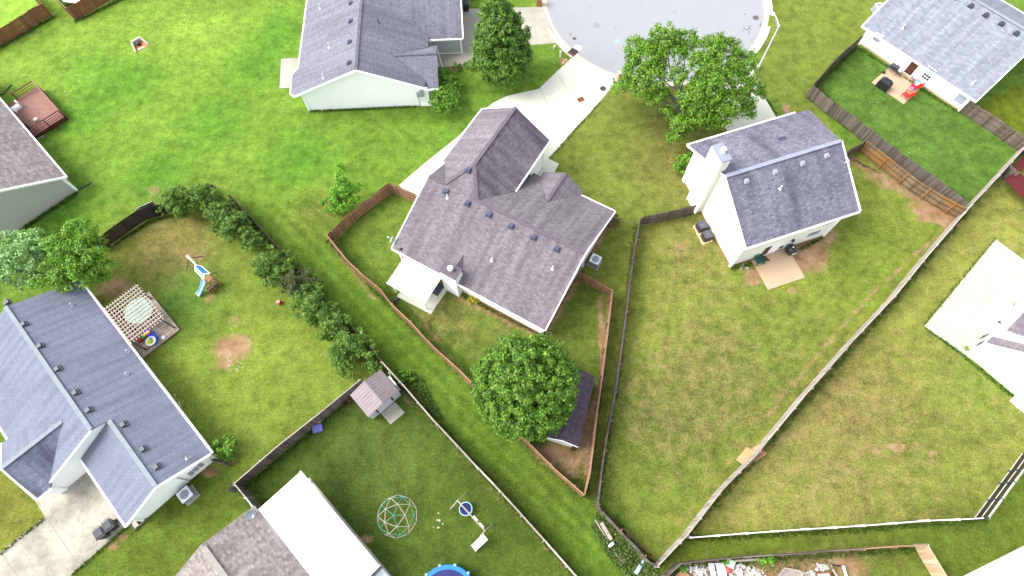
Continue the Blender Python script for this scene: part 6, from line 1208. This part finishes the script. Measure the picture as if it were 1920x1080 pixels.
plank('loose_plank', 'white board lying across the rubble right of the red bucket', (1389, 1066), (1391, 1085), .14, 'palewhite', .3)
plank('loose_plank', 'pale curved board lying between the cold frame and the white post', (1561, 1067), (1570, 1082), .14, 'pale_wood', .3)

# ------------------------------------------------------------------ uncut grass, weeds, clover (nobody could count them)
rg = np.random.default_rng(7)
def along(pts, n, spread, zmax):
    P = [np.array(G(*p)) for p in pts]; L = [np.linalg.norm(b-a) for a, b in zip(P, P[1:])]; out = []
    for a, b, l in zip(P, P[1:], L):
        k = int(n*l/sum(L)); t = rg.random(k)[:, None]; out.append(a+(b-a)*t+rg.normal(0, spread, (k, 2)))
    o = np.concatenate(out); return np.concatenate([o, rg.uniform(.02, zmax, (len(o), 1))], 1)
edges = [([(617, 452), (696, 391), (733, 357)], 500, .12), ([(612, 450), (733, 575), (863, 700), (980, 826), (1093, 935)], 1500, .14), ([(1146, 550), (1128, 720), (1098, 925)], 900, .12), ([(1192, 420), (1160, 700), (1120, 950)], 1400, .14), ([(1206, 415), (1300, 400)], 300, .1),
 ([(1125, 955), (1232, 1066)], 900, .18), ([(1236, 1060), (1420, 858), (1680, 562), (1815, 395)], 2400, .16), ([(1512, 181), (1620, 265), (1805, 400)], 1200, .14), ([(1536, 170), (1640, 262), (1815, 380)], 1200, .16), ([(1608, 86), (1525, 170)], 500, .12), ([(1600, 300), (1650, 325)], 100, .12),
 ([(435, 380), (560, 515), (716, 690)], 800, .16), ([(722, 690), (900, 880), (1085, 1085)], 1900, .14), ([(459, 915), (560, 830), (680, 730)], 1000, .14), ([(205, 465), (280, 418), (328, 403)], 500, .12), ([(0, 90), (102, 32)], 900, .14), ([(140, 42), (240, -5)], 500, .14),
 ([(582, 210), (780, 200)], 700, .12), ([(147, 362), (47, 428)], 600, .14), ([(1290, 1012), (1600, 994), (1850, 976)], 1300, .12), ([(1250, 1085), (1280, 1062), (1500, 1045), (1735, 1030)], 1200, .14), ([(1610, 90), (1630, 104), (1797, 212)], 700, .1), ([(1372, 505), (1410, 496)], 200, .1), ([(1500, 468), (1542, 446)], 250, .1),
 ([(245, 985), (375, 888)], 500, .12), ([(1808, 670), (1900, 745)], 350, .1), ([(1020, 632), (870, 556)], 400, .1), ([(117, 216), (60, 256)], 200, .12), ([(85, 972), (0, 1040)], 200, .08), ([(132, 1082), (240, 988)], 200, .08), ([(1460, 222), (1432, 178)], 100, .08), ([(1125, 192), (1030, 298)], 250, .07), ([(1733, 615), (1808, 668)], 250, .08), ([(1730, 610), (1866, 446)], 300, .08)]
C_ = np.concatenate([along(p, n, s_, .13) for p, n, s_ in edges]); N_ = rg.normal(0, 1, C_.shape)*np.array([1, 1, .25])
o = leaf_mesh('long_grass', C_, N_, .12, LF['tuft'], None, 1, .3, .3); o['kind'] = 'stuff'
def area(poly, n, zmax, thr=None):
    q = np.array([G(*p) for p in poly]); lo, hi = q.min(0), q.max(0); P = lo+(hi-lo)*rg.random((n*3, 2)); c = np.zeros(len(P), bool)
    for (x0, y0), (x1, y1) in zip(q, np.roll(q, -1, 0)): c ^= ((y0 > P[:, 1]) != (y1 > P[:, 1])) & (P[:, 0] < (x1-x0)*(P[:, 1]-y0)/((y1-y0) or 1e-9)+x0)
    P = P[c][:n]; h = zmax*(.35+.65*np.clip(.5+.5*np.sin(P[:, 0]*2.1+1.3*np.sin(P[:, 1]*1.7))*np.cos(P[:, 1]*2.3), 0, 1)); return np.concatenate([P, (rg.random(len(P))*h)[:, None]], 1)
C_ = np.concatenate([area([(1118, 962), (1128, 962), (1232, 1066), (1235, 1100), (1190, 1100), (1140, 1045), (1108, 985)], 7000, .4), area([(738, 690), (790, 705), (835, 790), (800, 775), (770, 740)], 1600, .25), area([(1250, 1085), (1300, 1058), (1420, 1054), (1560, 1050), (1570, 1090)], 900, .12)])
N_ = rg.normal(0, 1, C_.shape)+np.array([0, 0, .8]); o = leaf_mesh('weeds', C_, N_, .085, LF['weed'], None, 2, .55, .6); o['kind'] = 'stuff'
sp_ = [G(rg.normal(x, sx), rg.normal(y, sy)) for x, y, sx, sy, n in ((150, 190, 22, 25, 14), (345, 25, 18, 20, 22), (395, 60, 20, 20, 10), (530, 190, 8, 10, 8), (1650, 190, 14, 12, 16), (1700, 280, 20, 12, 8), (1136, 982, 5, 4, 16)) for _ in range(n)]
C_ = np.array([(x, y, .05) for x, y in sp_]); o = leaf_mesh('clover_flowers', C_, np.tile([0, 0, 1.], (len(C_), 1)), .035, LF['petal'], None, 3, 1.0, .2); o['kind'] = 'stuff'
# crushed white rubble in the cluttered yard
rb = MB(); rnd = random.Random(9)
for cx_, cy_, sx, sy, n in ((1313, 1073, 8, 5, 90), (1392, 1072, 12, 7, 150), (1416, 1078, 8, 4, 60), (1516, 1078, 7, 4, 60), (1300, 1066, 10, 4, 30), (1540, 1064, 8, 3, 30)):
    for _ in range(n):
        x, y = G(rnd.gauss(cx_, sx), rnd.gauss(cy_, sy)); r = rnd.uniform(.05, .17); h = rnd.uniform(.03, .12); a0 = rnd.uniform(0, 6); k = rnd.choice((4, 5, 6)); lo = [(x+r*math.cos(a0+6.283*i/k)*rnd.uniform(.7, 1.3), y+r*math.sin(a0+6.283*i/k), 0) for i in range(k)]
        rb.hull(lo, [(x+(p[0]-x)*.7, y+(p[1]-y)*.7, h*rnd.uniform(.7, 1.2)) for p in lo])
m, t_, b_ = nodes('white_rubble'); g_ = t_.nodes.new('ShaderNodeNewGeometry'); t_.links.new(ramp(t_, g_.outputs['Random Per Island'], [(0, (.16, .08, .06)), (.3, (.34, .30, .27)), (.6, (.52, .50, .48)), (1, (.62, .62, .60))]), b_.inputs['Base Color']); b_.inputs['Roughness'].default_value = .9
o = rb.build('rubble', m); o['kind'] = 'stuff'
